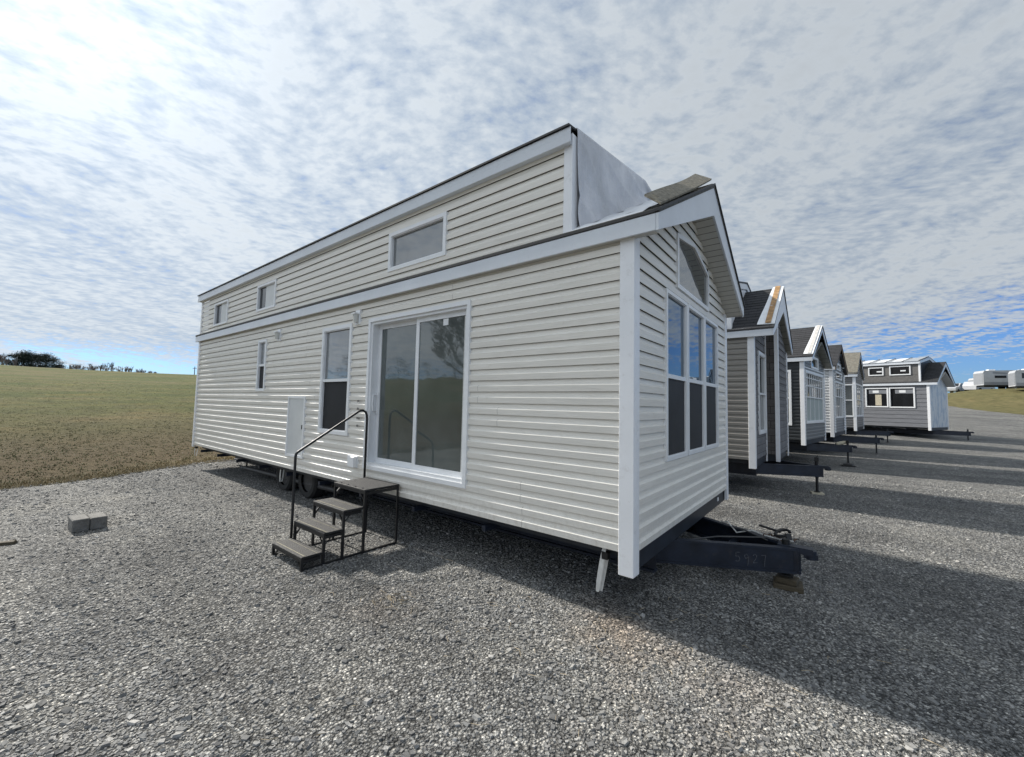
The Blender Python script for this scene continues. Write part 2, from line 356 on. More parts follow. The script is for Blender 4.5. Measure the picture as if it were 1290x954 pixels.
SP1 = (.40, -.45); SP2 = (-.1, -.02)
def gravel_mat(name, stones):
    m, nt, b = new_mat(name)
    geo = nt.nodes.new('ShaderNodeNewGeometry'); P = geo.outputs['Position']
    big = obj_noise(nt, .55, 6, .65, vec=P)
    if stones:
        rnd = geo.outputs['Random Per Island']
        c = ramp(nt, rnd, [(0, (.11,.11,.11)), (.3, (.18,.18,.178)), (.65, (.245,.244,.237)), (.94, (.32,.315,.305)), (1, (.48,.47,.45))])
        fine = obj_noise(nt, 130, 3, .6, vec=P)
        c = mixc(nt, 1, c.outputs[0], ramp(nt, fine.outputs[0], [(.3, (.72,.72,.72)), (.7, (1.15,1.15,1.15))]).outputs[0], 'MULTIPLY')
    else:
        w = obj_noise(nt, 4, 3, .6, vec=P)
        va = nt.nodes.new('ShaderNodeVectorMath'); va.operation = 'ADD'; vs = nt.nodes.new('ShaderNodeVectorMath'); vs.operation = 'SCALE'
        nt.links.new(w.outputs[1], vs.inputs[0]); vs.inputs['Scale'].default_value = .02
        nt.links.new(P, va.inputs[0]); nt.links.new(vs.outputs[0], va.inputs[1])
        v1 = N(nt, 'ShaderNodeTexVoronoi', i_Scale=52., i_Randomness=1.); v2 = N(nt, 'ShaderNodeTexVoronoi', i_Scale=120.); v3 = N(nt, 'ShaderNodeTexVoronoi', i_Scale=14.)
        for v_ in (v1, v2, v3): nt.links.new(va.outputs[0], v_.inputs['Vector'])
        r1 = ramp(nt, v1.outputs['Color'], [(0, (.05,.05,.05)), (.35, (.13,.13,.128)), (.65, (.23,.228,.22)), (.9, (.38,.37,.35)), (1, (.5,.49,.46))])
        r2 = ramp(nt, v2.outputs['Color'], [(0, (.5,.5,.5)), (1, (1.35,1.35,1.35))])
        r3 = ramp(nt, v3.outputs['Color'], [(.2, (.8,.8,.8)), (.8, (1.2,1.2,1.2))])
        gap = ramp(nt, v1.outputs['Distance'], [(.25, (1,1,1)), (.62, (.35,.35,.35))])
        c = mixc(nt, 1, mixc(nt, 1, mixc(nt, 1, r1.outputs[0], r2.outputs[0], 'MULTIPLY'), r3.outputs[0], 'MULTIPLY'), gap.outputs[0], 'MULTIPLY')
        h = math_(nt, 'SUBTRACT', math_(nt, 'MULTIPLY', v1.outputs['Color'], .6), v1.outputs['Distance'])
        h2 = math_(nt, 'SUBTRACT', h, math_(nt, 'MULTIPLY', v2.outputs['Distance'], .4))
        bump(nt, b, h2, 1, .022)
    tone = ramp(nt, big.outputs[0], [(.3, (.72,.72,.72)), (.5, (1,1,1)), (.7, (1.22,1.2,1.15))])
    c = mixc(nt, 1, c, tone.outputs[0], 'MULTIPLY')
    if not stones: c = mixc(nt, 1, c, (1.85, 1.85, 1.83), 'MULTIPLY')
    rut = obj_noise(nt, 1.1, 4, .6, vec=P, sc3=(.12, 1, 1)); rt = ramp(nt, rut.outputs[0], [(.36, (.80,.80,.80)), (.5, (1,1,1)), (.64, (1.13,1.12,1.10))])
    c = mixc(nt, 1, c, rt.outputs[0], 'MULTIPLY')
    br = obj_noise(nt, 1.4, 7, .7, vec=P)                        # patches of brown clay and leaf litter pressed into the stone
    def spot(x, y, r):
        s = nt.nodes.new('ShaderNodeVectorMath'); s.operation = 'DISTANCE'; nt.links.new(P, s.inputs[0]); s.inputs[1].default_value = (x, y, GZ)
        return math_(nt, 'SUBTRACT', 1, math_(nt, 'DIVIDE', s.outputs['Value'], r), clamp=True)
    f = math_(nt, 'ADD', spot(SP1[0], SP1[1], .9), math_(nt, 'ADD', spot(-1.78, -1.05, .5), spot(SP2[0], SP2[1], .6)))
    f = math_(nt, 'ADD', f, .06)
    f = math_(nt, 'MULTIPLY', f, ramp(nt, br.outputs[0], [(.42, (0,0,0)), (.62, (1,1,1))]).outputs[0], clamp=True)
    c = mixc(nt, math_(nt, 'MULTIPLY', f, .75), c, mixc(nt, 1, c, (.98, .82, .70), 'MULTIPLY'))
    nt.links.new(c, b.inputs['Base Color']); b.inputs['Roughness'].default_value = .85; b.inputs['Specular IOR Level'].default_value = .25
    return m
M['gravel'] = gravel_mat('gravel_bed', False); M['stone'] = gravel_mat('gravel_stones', True)

gx = axis_lines(-900, 900, -4, .5, 30, 1.07); gy = axis_lines(-900, 900, 8, .5, 34, 1.07)
X, Y = np.meshgrid(gx, gy); Z = gnd(X, Y)
dl = lot(X, Y)
Z2 = Z + np.where(dl < -.3, vnoise(X, Y, .7, 4)*.06, 0)
tag(grid_mesh('grass_field', X, Y, Z2-.02, mats=(M['field'],)), kind='structure')
lx = np.arange(-16, 45, .28); ly = np.concatenate([np.arange(-9.5, 12, .22), np.arange(12, 78, .6)])
X, Y = np.meshgrid(lx, ly); sd = lot(X, Y)+vnoise(X, Y, 1.3, 5)*.22+vnoise(X, Y, 5, 6)*.12
Zl = gnd(X, Y)+np.clip(sd*.12, -.25, .022)+vnoise(X, Y, 1.6, 8)*.012
tag(grid_mesh('gravel_lot', X, Y, Zl, keep=sd > -.6, mats=(M['gravel'],)), kind='structure')
# gravel farther behind the camera
X, Y = np.meshgrid(np.arange(-16, 45, 1.5), np.arange(-40, -8.8, 1.5)); sd = lot(X, Y)
tag(grid_mesh('gravel_lot', X, Y, gnd(X, Y)+np.clip(sd*.12, -.25, .018), keep=sd > -.6, mats=(M['gravel'],)), kind='structure')

# loose crushed stones, thick near the camera and thinning out with distance
CAM = np.array([1.354, -3.359, 1.65])
def scatter_polar(num, r0, r1, a0, a1, power=1.0):
    u = rng.random(num); r = (r0**(2-power)+u*(r1**(2-power)-r0**(2-power)))**(1/(2-power)) if power != 2 else r0*(r1/r0)**u
    a = rng.uniform(a0, a1, num); return CAM[0]+r*np.cos(a), CAM[1]+r*np.sin(a), r
fw = math.pi/2+R(38.2)
sx, sy, sr = scatter_polar(290000, 1.2, 17, fw-R(58), fw+R(58), 1.25)
k = lot(sx, sy)+vnoise(sx, sy, 3, 9)*.35 > -.1; k &= rng.random(len(sx)) < np.clip(.62+1.3*(vnoise(sx, sy, .9, 21)*.6+vnoise(sx*.35, sy, 2.4, 22)*.5), .22, 1); sx, sy, sr = sx[k], sy[k], sr[k]
ns = len(sx)
base = np.array([(-1,-1,-1), (1,-1,-1), (1,1,-1), (-1,1,-1), (-1,-1,1), (1,-1,1), (1,1,1), (-1,1,1)], float)
v = base[None]*rng.uniform(.45, 1.0, (ns, 8, 3))
size = np.clip(rng.lognormal(math.log(.0068), .42, ns), .003, .022)*(1+np.clip(sr-6, 0, 20)*.05)
v *= size[:, None, None]*np.stack([rng.uniform(.8, 1.5, ns), rng.uniform(.6, 1.1, ns), rng.uniform(.3, .75, ns)], -1)[:, None, :]
tx = rng.normal(0, .35, ns); yw = rng.uniform(0, 6.28, ns)
c_, s_ = np.cos(tx)[:, None], np.sin(tx)[:, None]; vy = v[..., 1]*c_-v[..., 2]*s_; vz = v[..., 1]*s_+v[..., 2]*c_; v[..., 1] = vy; v[..., 2] = vz
c_, s_ = np.cos(yw)[:, None], np.sin(yw)[:, None]; vx = v[..., 0]*c_-v[..., 1]*s_; vy = v[..., 0]*s_+v[..., 1]*c_; v[..., 0] = vx; v[..., 1] = vy
sz = gnd(sx, sy)+.022+vnoise(sx, sy, 1.6, 8)*.012+size*.12
v[..., 0] += sx[:, None]; v[..., 1] += sy[:, None]; v[..., 2] += sz[:, None]
fq = np.array([(0,3,2,1), (4,5,6,7), (0,1,5,4), (1,2,6,5), (2,3,7,6), (3,0,4,7)])
f = (np.arange(ns)[:, None, None]*8+fq[None]).reshape(-1, 4)
tag(np_mesh('loose_gravel', v.reshape(-1, 3), f, 4, (M['stone'],), False), 'loose grey crushed stone covering the lot around the homes', 'gravel', kind='stuff')

# grass tufts on the field and along the gravel edge
def tufts(num, xs, ys, h, mat, name, label, blades=4, w=.008):
    k = num; P = np.stack([xs, ys, gnd(xs, ys)-.025+vnoise(xs, ys, .7, 4)*.06*(lot(xs, ys) < -.3)], -1)
    a = rng.uniform(0, 6.28, (k, blades)); l = h[:, None]*rng.uniform(.5, 1.2, (k, blades)); lean = rng.uniform(.2, 1.1, (k, blades))
    off = rng.normal(0, .04, (k, blades, 2))
    bx = P[:, None, 0]+off[..., 0]; by = P[:, None, 1]+off[..., 1]; bz = np.broadcast_to(P[:, None, 2], bx.shape)
    ww = w*(1+np.hypot(xs-1.3, ys+3.3)[:, None]*.06)*np.ones_like(bx)
    p0 = np.stack([bx-np.sin(a)*ww, by+np.cos(a)*ww, bz], -1); p1 = np.stack([bx+np.sin(a)*ww, by-np.cos(a)*ww, bz], -1)
    p2 = np.stack([bx+np.cos(a)*l*np.sin(lean), by+np.sin(a)*l*np.sin(lean), bz+l*np.cos(lean)], -1)
    v = np.stack([p0, p1, p2], 2).reshape(-1, 3); f = np.arange(len(v)).reshape(-1, 3)
    return tag(np_mesh(name, v, f, 3, (mat,), False), label, 'grass', kind='stuff')
m, nt, b = new_mat('dry_blades'); M['blades'] = m
geo = nt.nodes.new('ShaderNodeNewGeometry')
r = ramp(nt, geo.outputs['Random Per Island'], [(0, (.075,.10,.032)), (.4, (.105,.115,.048)), (.75, (.14,.125,.07)), (1, (.20,.17,.10))])
nt.links.new(r.outputs[0], b.inputs['Base Color']); b.inputs['Roughness'].default_value = .9
nn = 26000
u = rng.random(nn*2); rr = 11.5*(75/11.5)**u; aa = rng.uniform(fw-R(8), fw+R(60), nn*2)
xs = CAM[0]+rr*np.cos(aa); ys = CAM[1]+rr*np.sin(aa); sdv = lot(xs, ys)+vnoise(xs, ys, 1.3, 5)*.22
k = (sdv < .05) & (xs < -10); xs, ys = xs[k][:nn], ys[k][:nn]
tufts(len(xs), xs, ys, rng.uniform(.015, .045, len(xs))*np.clip(1.6-np.hypot(xs-1.3, ys+3.3)/40, .6, 1.6), M['blades'], 'grass', 'dry green and brown grass tufts on the field left of the gravel', 5)

u2_ = rng.random(60000); xs = rng.uniform(-15, -8.5, 60000); ys = rng.uniform(-14, 9, 60000); sdv = lot(xs, ys)+vnoise(xs, ys, 1.3, 5)*.22
k = (sdv > -1.3+u2_*.6) & (sdv < .12+.25*vnoise(xs, ys, 4, 31)); xs, ys = xs[k][:16000], ys[k][:16000]
m, nt, b = new_mat('straw_blades'); M['sblades'] = m
geo = nt.nodes.new('ShaderNodeNewGeometry'); r = ramp(nt, geo.outputs['Random Per Island'], [(0, (.13,.11,.06)), (.5, (.26,.21,.125)), (1, (.42,.35,.22))])
nt.links.new(r.outputs[0], b.inputs['Base Color']); b.inputs['Roughness'].default_value = .9
tufts(len(xs), xs, ys, rng.uniform(.03, .085, len(xs)), M['sblades'], 'dry_verge_grass', 'pale straw-dry grass along the edge of the gravel', 5, .007)

# straw and leaf scraps
def scraps(num, cx, cy, sp, l, name, label, mat):
    mb = MB()
    for i in range(num):
        x = random.gauss(cx, sp); y = random.gauss(cy, sp); a = random.uniform(0, 6.28); L_ = l*random.uniform(.4, 1.2); z = gz(x, y)+.04
        p = [(x, y, z), (x+math.cos(a)*L_*.5, y+math.sin(a)*L_*.5, z+random.uniform(.003, .015)), (x+math.cos(a+.3)*L_, y+math.sin(a+.3)*L_, z+.002)]
        mb.tube(p, .0016, 4)
    return tag(mb.build(name, mat), label, 'straw', kind='stuff')
M['straw'] = simple('straw', (.36, .29, .19), .8, .4, 30)
scraps(26, -1.78, -1.05, .13, .13, 'straw_scraps', 'little heap of straw and reddish leaf scraps in front of the entry steps', 'straw')
scraps(110, .3, -.9, 1.1, .09, 'straw_scraps', 'scattered dry stalks lying across the near gravel', 'straw')

# ------------------------------------------------------------------ homes
def near(u, o, z): return (u, -o, z)
def front(u, o, z): return (o, u, z)
DUTCH = ((0, .026), (.48, .032), (.62, .008), (1, .005))
LAP = ((0, .020), (1, .004))
def siding(mb, Mp, u0, u1, z0, z1, h, zref, openings=(), lim=None, prof=DUTCH, slit=.94):
    marks = {z0, z1}
    for (a, b_, c, d) in openings: marks |= {c, d}
    if lim: marks.add(lim[0])
    def L(z):
        if not lim or z <= lim[0]: return u0, u1
        return max(u0, lim[1](z)), min(u1, lim[2](z))
    k0 = math.floor((z0-zref)/h); k1 = math.ceil((z1-zref)/h)
    for k in range(k0, k1):
        zb = zref+k*h
        def out(fr):
            for (a, oa), (c, oc) in zip(prof, prof[1:]):
                if fr <= c+1e-9: return oa+(oc-oa)*(fr-a)/(c-a)
            return prof[-1][1]
        ks = sorted({zb+fr*h for fr, _ in prof} | {q for q in marks if zb < q < zb+h})
        def cut(zm):
            iv = [(u0, u1)]
            for (a, b_, c, d) in openings:
                if c < zm < d: iv = [w for (s, e) in iv for w in ((s, min(e, a)), (max(s, b_), e)) if w[1]-w[0] > 1e-4]
            return iv
        for za, zc in zip(ks, ks[1:]):
            if zc <= z0+1e-6 or za >= z1-1e-6 or zc-za < 1e-5: continue
            if (za-zb)/h >= slit-1e-6: continue
            oa, oc = out((za-zb)/h), out((zc-zb)/h)
            for s, e in cut((za+zc)/2):
                a0, a1 = L(za); c0, c1 = L(zc)
                s0, e0, s1, e1 = max(s, a0), min(e, a1), max(s, c0), min(e, c1)
                if e0 <= s0 and e1 <= s1: continue
                e1 = max(e1, s1); e0 = max(e0, s0)
                mb.add([Mp(s0, oa, za), Mp(e0, oa, za), Mp(e1, oc, zc), Mp(s1, oc, zc)], [(0, 1, 2, 3)])
        if z0-1e-6 <= zb <= z1:
            for s, e in cut(zb+1e-3):
                a0, a1 = L(zb); s, e = max(s, a0), min(e, a1)
                if e > s: mb.add([Mp(s, prof[0][1]-.008, zb+.001), Mp(e, prof[0][1]-.008, zb+.001), Mp(e, prof[0][1], zb), Mp(s, prof[0][1], zb)], [(0, 1, 2, 3)])
    return mb
def ring(mb, Mp, u0, u1, z0, z1, t, o0, o1):
    mb.box(u0, u1, o0, o1, z0, z0+t, Mp); mb.box(u0, u1, o0, o1, z1-t, z1, Mp)
    mb.box(u0, u0+t, o0, o1, z0+t, z1-t, Mp); mb.box(u1-t, u1, o0, o1, z0+t, z1-t, Mp)
def window(root, Mp, u0, u1, z0, z1, mid=None, t=.05, up='glass', low='screen', trim=.0, muntins=None, blind=None, o1=.042, name='window', pd=-.006):
    f = MB(); ring(f, Mp, u0, u1, z0, z1, t, -.1, o1)
    ring(f, Mp, u0+t*.55, u1-t*.55, z0+t*.55, z1-t*.55, t*.7, -.09, o1-.012)
    if mid: f.box(u0+t, u1-t, -.06, o1-.010, mid-.022, mid+.022, Mp)
    fr = f.build(name, 'frame', root); fr.location.z = -GZ
    a, b_, c, d = u0+t*1.1, u1-t*1.1, z0+t*1.1, z1-t*1.1
    if mid:
        p = MB().box(a, b_, pd-.012, pd, mid, d, Mp).build('pane', up, fr)
        p = MB().box(a, b_, pd-.022, pd-.012, c, mid, Mp).build('pane', 'glass', fr)
        if low: MB().box(a+.004, b_-.004, pd+.003, pd+.005, c+.004, mid-.024, Mp).build('insect_screen', low, fr)
    else: MB().box(a, b_, pd-.012, pd, c, d, Mp).build('pane', up, fr)
    if muntins:
        g = MB()
        for kind, v_, lo, hi in muntins:
            if kind == 'v': g.box(v_-.014, v_+.014, pd, pd+.02, lo, hi, Mp)
            else: g.box(lo, hi, pd, pd+.018, v_-.014, v_+.014, Mp)
        g.build('muntins', 'frame', fr)
    if blind: MB().box(blind[0], blind[1], pd+.001, pd+.007, blind[2], blind[3], Mp).build('shade_panel', blind[4], fr)
    return fr
W = 3.74; RID = W/2

def home(name, label, loc, yaw, P):
    root = empty(name, (loc[0], loc[1], P['dz']+GZ), -R(yaw), label=label, cat='tiny home', group='park model homes parked in a row on the gravel')
    def part(mb, nm, mt, parent=None, lab=None, **k):
        o = mb.build(nm, mt, parent or root, **k)
        if parent is None: o.location.z = -GZ
        if lab: o['label'] = lab
        return o
    LN = P.get('L', 11.7); zb = .44; zs = 3.11+P.get('eu', 0); h = P.get('h', .122); ov = P.get('ov', .26)
    zr = P.get('zr', 4.35); ze = zs+.15                     # ridge top, eave top
    sl = P.get('ssl', .445); bz = P.get('trimz', .257)
    nearo = [w[:4] for w in P.get('near', [])]+P.get('near_open', [])
    frontw = P.get('front', [])
    zg = zs+sl*RID
    # body behind the siding
    body = MB(); body.box(-LN+.06, -.13, .14, W-.02, zb+.01, zs-.01)
    body.prism([(.3, zs-.012), (W-.04, zs-.012), (RID, zg-.1)], -LN+.06, -.13, front)
    part(body, 'wall_core', P.get('core', 'rim'))
    part(siding(MB(), near, -LN, -.02, zb, zs, h, zb, nearo, prof=P.get('prof', DUTCH)), 'side_wall', P['side'], recalc=False)
    lim = (zs+.028, lambda z: (z-zs-.028)/sl, lambda z: W-(z-zs-.028)/sl)
    if P.get('frontwall', True):
        part(siding(MB(), front, .02, W-.02, zb, zg+.015, P.get('hf', h), zb, [w[:4] for w in frontw]+P.get('front_open', []), lim, P.get('proff', DUTCH)), 'front_wall', P['frontm'], recalc=False)
    farw = MB().box(-LN, 0, W-.02, W, zb, zs); part(farw, 'side_wall', P['side'])
    back = MB().prism([(.0, zb), (W-.02, zb), (W-.02, zs), (RID, zg), (0, zs)], -LN, -LN+.05, front); part(back, 'end_wall', P['side'])
    if P.get('seams'):
        sm = MB(); rs = random.Random(2)
        for k in range(0, int((zs-zb)/h), 2):
            for x0 in np.arange(-LN+rs.uniform(.5, 3.4), -.4, 3.66):
                if any(a-.02 < x0 < b_+.02 and c < zb+(k+1)*h < d_ for a, b_, c, d_ in [w[:4] for w in P['near']]+P['near_open']): continue
                for kk in (0, 1):
                    z = zb+(k+kk)*h; sm.add([near(x0, .0268, z+.002), near(x0+.004, .0268, z+.002), near(x0+.004, .0328, z+.48*h), near(x0, .0328, z+.48*h)], [(0, 1, 2, 3)])
                    sm.add([near(x0, .0328, z+.48*h), near(x0+.004, .0328, z+.48*h), near(x0+.004, .0087, z+.62*h), near(x0, .0087, z+.62*h)], [(0, 1, 2, 3)])
        part(sm, 'panel_seams', 'seam', recalc=False)['kind'] = 'stuff'
    # corner trims
    tb = MB().box(-.095, .036, -.036, 0, bz, zs-.005); tb.box(.001, .036, 0, .095, bz, zs+.02)
    part(tb, 'corner_trim', 'white_trim', bevel=.004)
    tb = MB().box(.001, .036, W-.09, W+.025, bz+.02, zs+.02); part(tb, 'corner_trim', 'white_trim')
    tb = MB().box(-LN-.02, -LN+.07, -.038, 0, zb-.05, zs-.005); part(tb, 'corner_trim', 'white_trim')
    part(MB().box(-.06, -.012, .03, W-.02, bz, zb+.01), 'rim_board', 'rim')
    part(MB().box(-LN+.1, -.06, .16, W-.05, .335, zb+.005), 'belly_darkener', 'rim')  # black slab added under the floor to deepen the dark beneath the home
    # eave fascia with a dark drip edge
    fx = .0 if P.get('shortfascia') else ov
    fa = MB().box(-LN-.08, ov-.021, -.10, -.082, zs-.02, ze-.022); part(fa, 'fascia', 'alum', bevel=.003)
    part(MB().box(-LN-.085, ov+.002, -.106, -.05, ze-.021, ze+.002), 'drip_edge', 'blackedge')
    part(MB().box(-LN-.06, ov-.03, -.081, .0, zs-.012, zs+.002), 'eave_soffit', P.get('soffit', 'soffit'))
    # roof, its underside and the rake boards
    top = lambda y: ze+(zr-ze)*(y+.1)/(RID+.1)
    sof = lambda y: zs-.02+sl*(y+.1)*.99
    rf = MB()
    rf.prism([(-.1, ze), (RID, zr), (RID, zr-.05), (-.1, ze-.03)], -LN-.08, ov+.01, front)
    rf.prism([(W+.1, ze), (RID, zr), (RID, zr-.05), (W+.1, ze-.03)], -LN-.08, ov+.01, front)
    yy = -.1
    while yy < RID-.02:
        y2 = min(yy+.135, RID)
        for q in (lambda y: y, lambda y: W-y):
            rf.prism([(q(yy), top(yy)+.001), (q(yy), top(yy)+.014), (q(y2), top(y2)+.004), (q(y2), top(y2)+.001)], -LN-.08, ov+.0, front)
        yy += .135
    roof = part(rf, 'roof', P.get('roof', 'roofdark'))
    so = MB()
    so.prism([(-.08, sof(-.08)), (RID, sof(RID)), (RID, sof(RID)+.03), (-.08, sof(-.08)+.03)], .0, ov-.02, front)
    so.prism([(W+.08, sof(-.08)), (RID, sof(RID)), (RID, sof(RID)+.03), (W+.08, sof(-.08)+.03)], .0, ov-.02, front)
    part(so, 'gable_soffit', P.get('soffit', 'soffit'))
    rb = P.get('rakeh')
    lowr = (sof(RID) if not rb else zr-rb)
    lowe = zs-.025 if not rb else max(zs-.03, ze-rb)
    for sgn in (0, 1):
        q = lambda y: W-y if sgn else y
        r_ = MB().prism([(q(-.1), lowe), (q(-.1), ze-.02), (q(RID-.001), zr-.02), (q(RID-.001), lowr)], ov-.02, ov+.005, front)
        part(r_, 'rake_board', P.get('rake', 'alum'), bevel=.003)
    e_ = MB(); e_.prism([(-.11, ze-.018), (-.11, ze+.006), (RID, zr+.006), (W+.11, ze+.006), (W+.11, ze-.018), (RID, zr-.018)], ov-.03, ov+.022, front)
    part(e_, 'drip_edge', 'blackedge')
    # running gear
    fr = MB()
    for y in (.9, W-.9):
        fr.box(-LN+.2, -.1, y-.05, y+.05, .225, .25); fr.box(-LN+.2, -.1, y-.008, y+.008, .025, .225); fr.box(-LN+.2, -.1, y-.05, y+.05, 0, .025)
    for i in range(int(LN/1.2)): x = -LN+.4+i*1.2; fr.box(x, x+.05, .05, W-.05, .27, .33)
    part(fr, 'chassis_rails', 'navy')
    for x in P.get('axles', (-6.25, -7.2)):
        for y in (.42, W-.42):
            w_ = MB(); R0 = .34
            prof = [(R0*.62, -.1), (R0*.9, -.11), (R0, -.07), (R0, .07), (R0*.9, .11), (R0*.62, .1)]
            n_ = 28; o = []
            for k_ in range(n_):
                t = 2*math.pi*k_/n_
                for r_, d_ in prof: o.append((x+r_*math.cos(t), y+d_, .19+r_*math.sin(t)))
            fs = [(k_*6+j, ((k_+1) % n_)*6+j, ((k_+1) % n_)*6+j+1, k_*6+j+1) for k_ in range(n_) for j in range(5)]
            w_.add(o, fs); wh = part(w_, 'wheel', 'rubber')
            c_ = MB().tube([(x, y-.06, .19), (x, y+.06, .19)], R0*.63, 20); part(c_, 'rim', 'darkgrey', wh)
        part(MB().tube([(x, .4, .19), (x, W-.4, .19)], .04, 10), 'axle', 'black')
    # tongue: two converging channel beams, coupler, jack
    tip = P.get('tip', 1.05)
    hi = MB()
    for s in (1, -1):
        a = Vector((-.45, RID-s*.86, 0)); b2 = Vector((tip, RID-s*.05, 0)); d = (b2-a).normalized(); nrm = Vector((d.y, -d.x, 0))*s
        for z0, z1, w_ in ((.225, .25, .075), (0, .025, .075)):
            hi.bar(a+Vector((0, 0, (z0+z1)/2))-nrm*w_/2, b2+Vector((0, 0, (z0+z1)/2))-nrm*w_/2, w_, z1-z0)
        hi.bar(a+Vector((0, 0, .125))-nrm*.02, b2+Vector((0, 0, .125))-nrm*.02, .014, .2)
    hi.box(.35, .43, RID-.36, RID+.36, .05, .12); hi.box(tip-.06, tip-.02, RID-.07, RID+.07, .02, .245)
    ton = part(hi, 'tongue', 'navy')
    cp = MB().box(tip-.2, tip+.10, RID-.055, RID+.055, .2, .262); cp.tube([(tip+.08, RID, .16), (tip+.08, RID, .245)], .05, 12); cp.box(tip+.02, tip+.14, RID-.035, RID+.035, .165, .215)
    part(cp, 'coupler', 'navy', ton)
    jx = tip-.13; gl = P['jackz']-P['dz']
    jk = MB().tube([(jx, RID, gl+.03), (jx, RID, .0)], .028, 12); jk.tube([(jx, RID, -.03), (jx, RID, P.get('jtop', .31))], .036, 12); jk.box(jx-.06, jx+.06, RID-.06, RID+.06, gl+.02, gl+.035)
    if P.get('jtop', .31) > .4:
        jk.box(jx-.045, jx+.045, RID-.045, RID+.045, P['jtop']-.08, P['jtop']); jk.tube([(jx, RID, P['jtop']), (jx, RID, P['jtop']+.03), (jx+.03, RID-.12, P['jtop']+.03), (jx+.03, RID-.12, P['jtop']+.07)], .008, 6)
    part(jk, 'jack', 'black', ton)
    # windows
    for w in P.get('near', []): window(root, near, *w[:4], **w[4])
    for w in frontw: window(root, front, *w[:4], **w[4])
    # rake flap: turned-back strip of roofing over the gable overhang
    if P.get('flap'):
        fm, fa_, fb_, y0, y1, th = P['flap']; nrm = .02
        fl = MB(); n_ = 10
        for i in range(n_):
            ya, yc = y0+(y1-y0)*i/n_, y0+(y1-y0)*(i+1)/n_
            wv = lambda y: math.sin(y*5)*.008+P.get('flaplift', .015)
            fl.add([(fa_(ya), ya, top(ya)+wv(ya)+.015), (fb_(ya), ya, top(ya)+wv(ya)*.3+.012), (fb_(yc), yc, top(yc)+wv(yc)*.3+.012), (fa_(yc), yc, top(yc)+wv(yc)+.015),
                    (fa_(ya), ya, top(ya)+wv(ya)+.015+th), (fb_(ya), ya, top(ya)+wv(ya)*.3+.012+th), (fb_(yc), yc, top(yc)+wv(yc)*.3+.012+th), (fa_(yc), yc, top(yc)+wv(yc)+.015+th)],
                   [(0,1,2,3), (4,7,6,5), (0,4,5,1), (3,2,6,7), (0,3,7,4), (1,5,6,2)])
        fo = part(fl, 'roof_flap', fm, recalc=False)
        if P.get('strip'):
            a, b2 = P['strip'][:2]; st = MB()
            for i in range(n_):
                ya, yc = y0+(y1-y0)*i/n_, y0+(y1-y0)*(i+1)/n_
                st.add([(a, ya, top(ya)+.045+th), (b2, ya, top(ya)+.04+th), (b2, yc, top(yc)+.04+th), (a, yc, top(yc)+.045+th)], [(0, 1, 2, 3)])
            part(st, 'paper_strip', P['strip'][2], fo, recalc=False)
    # loft
    if P.get('loft'):
        lo = P['loft']; x1 = lo['x1']; zt = lo['zt']; zp = lo['zp']; zl0 = ze+.03
        lf = MB(); lf.box(-LN+.05, x1-.03, .12, W-.12, zl0-.1, zt-.05); part(lf, 'wall_core', 'rim')
        part(siding(MB(), near, -LN, x1-.04, zl0, zt-.05, h, zl0-.02, [w[:4] for w in lo['win']], prof=lo.get('prof', DUTCH)), 'loft_wall', lo.get('m', P['side']), recalc=False)
        part(MB().box(x1-.075, x1+.0, -.038, 0.0, zl0-.02, zt-.05).box(x1-.0, x1+.02, -.038, .07, zl0-.02, zt-.05), 'corner_trim', 'white_trim', bevel=.003)
        part(MB().box(-LN-.01, -LN+.06, -.038, 0.0, zl0-.02, zt-.05), 'corner_trim', 'white_trim')
        en = MB().prism([(.0, zl0-.05), (W, zl0-.05), (W, zt-.03), (RID, zp-.06), (.0, zt-.03)], x1-.028, x1-.005, front); part(en, 'loft_end_wall', lo.get('end', 'white_trim'))
        lfo = MB().box(-LN-.12, x1+.03, -.10, -.08, zt-.175, zt-.09); lfo.box(-LN-.12, x1+.025, -.094, -.08, zt-.089, zt-.018)
        part(lfo, 'fascia', 'alum', bevel=.003)
        part(MB().box(-LN-.10, x1+.01, -.079, 0, zt-.17, zt-.158), 'eave_soffit', 'alum')
        lr = MB()
        for s in (0, 1):
            q = (lambda y: W-y) if s else (lambda y: y)
            lr.prism([(q(-.115), zt-.016), (q(-.115), zt+.004), (q(RID), zp), (q(RID), zp-.04)], -LN-.13, x1+lo.get('oh', .045), front)
        part(lr, 'loft_roof', lo.get('roof', 'blackedge'))
        for s in (0, 1):
            q = (lambda y: W-y) if s else (lambda y: y)
            if lo.get('rake', True):
                part(MB().prism([(q(-.1), zt-.16), (q(-.1), zt-.017), (q(RID-.001), zp-.045), (q(RID-.001), zp-.19)], x1+.005, x1+.03, front), 'rake_board', 'alum')
        for w in lo['win']: window(root, near, *w[:4], **w[4])
    P['top'] = top; P['root'] = root; P['part'] = part; P['tongue'] = ton; P['RIDz'] = zr; P['sof'] = sof
    return root

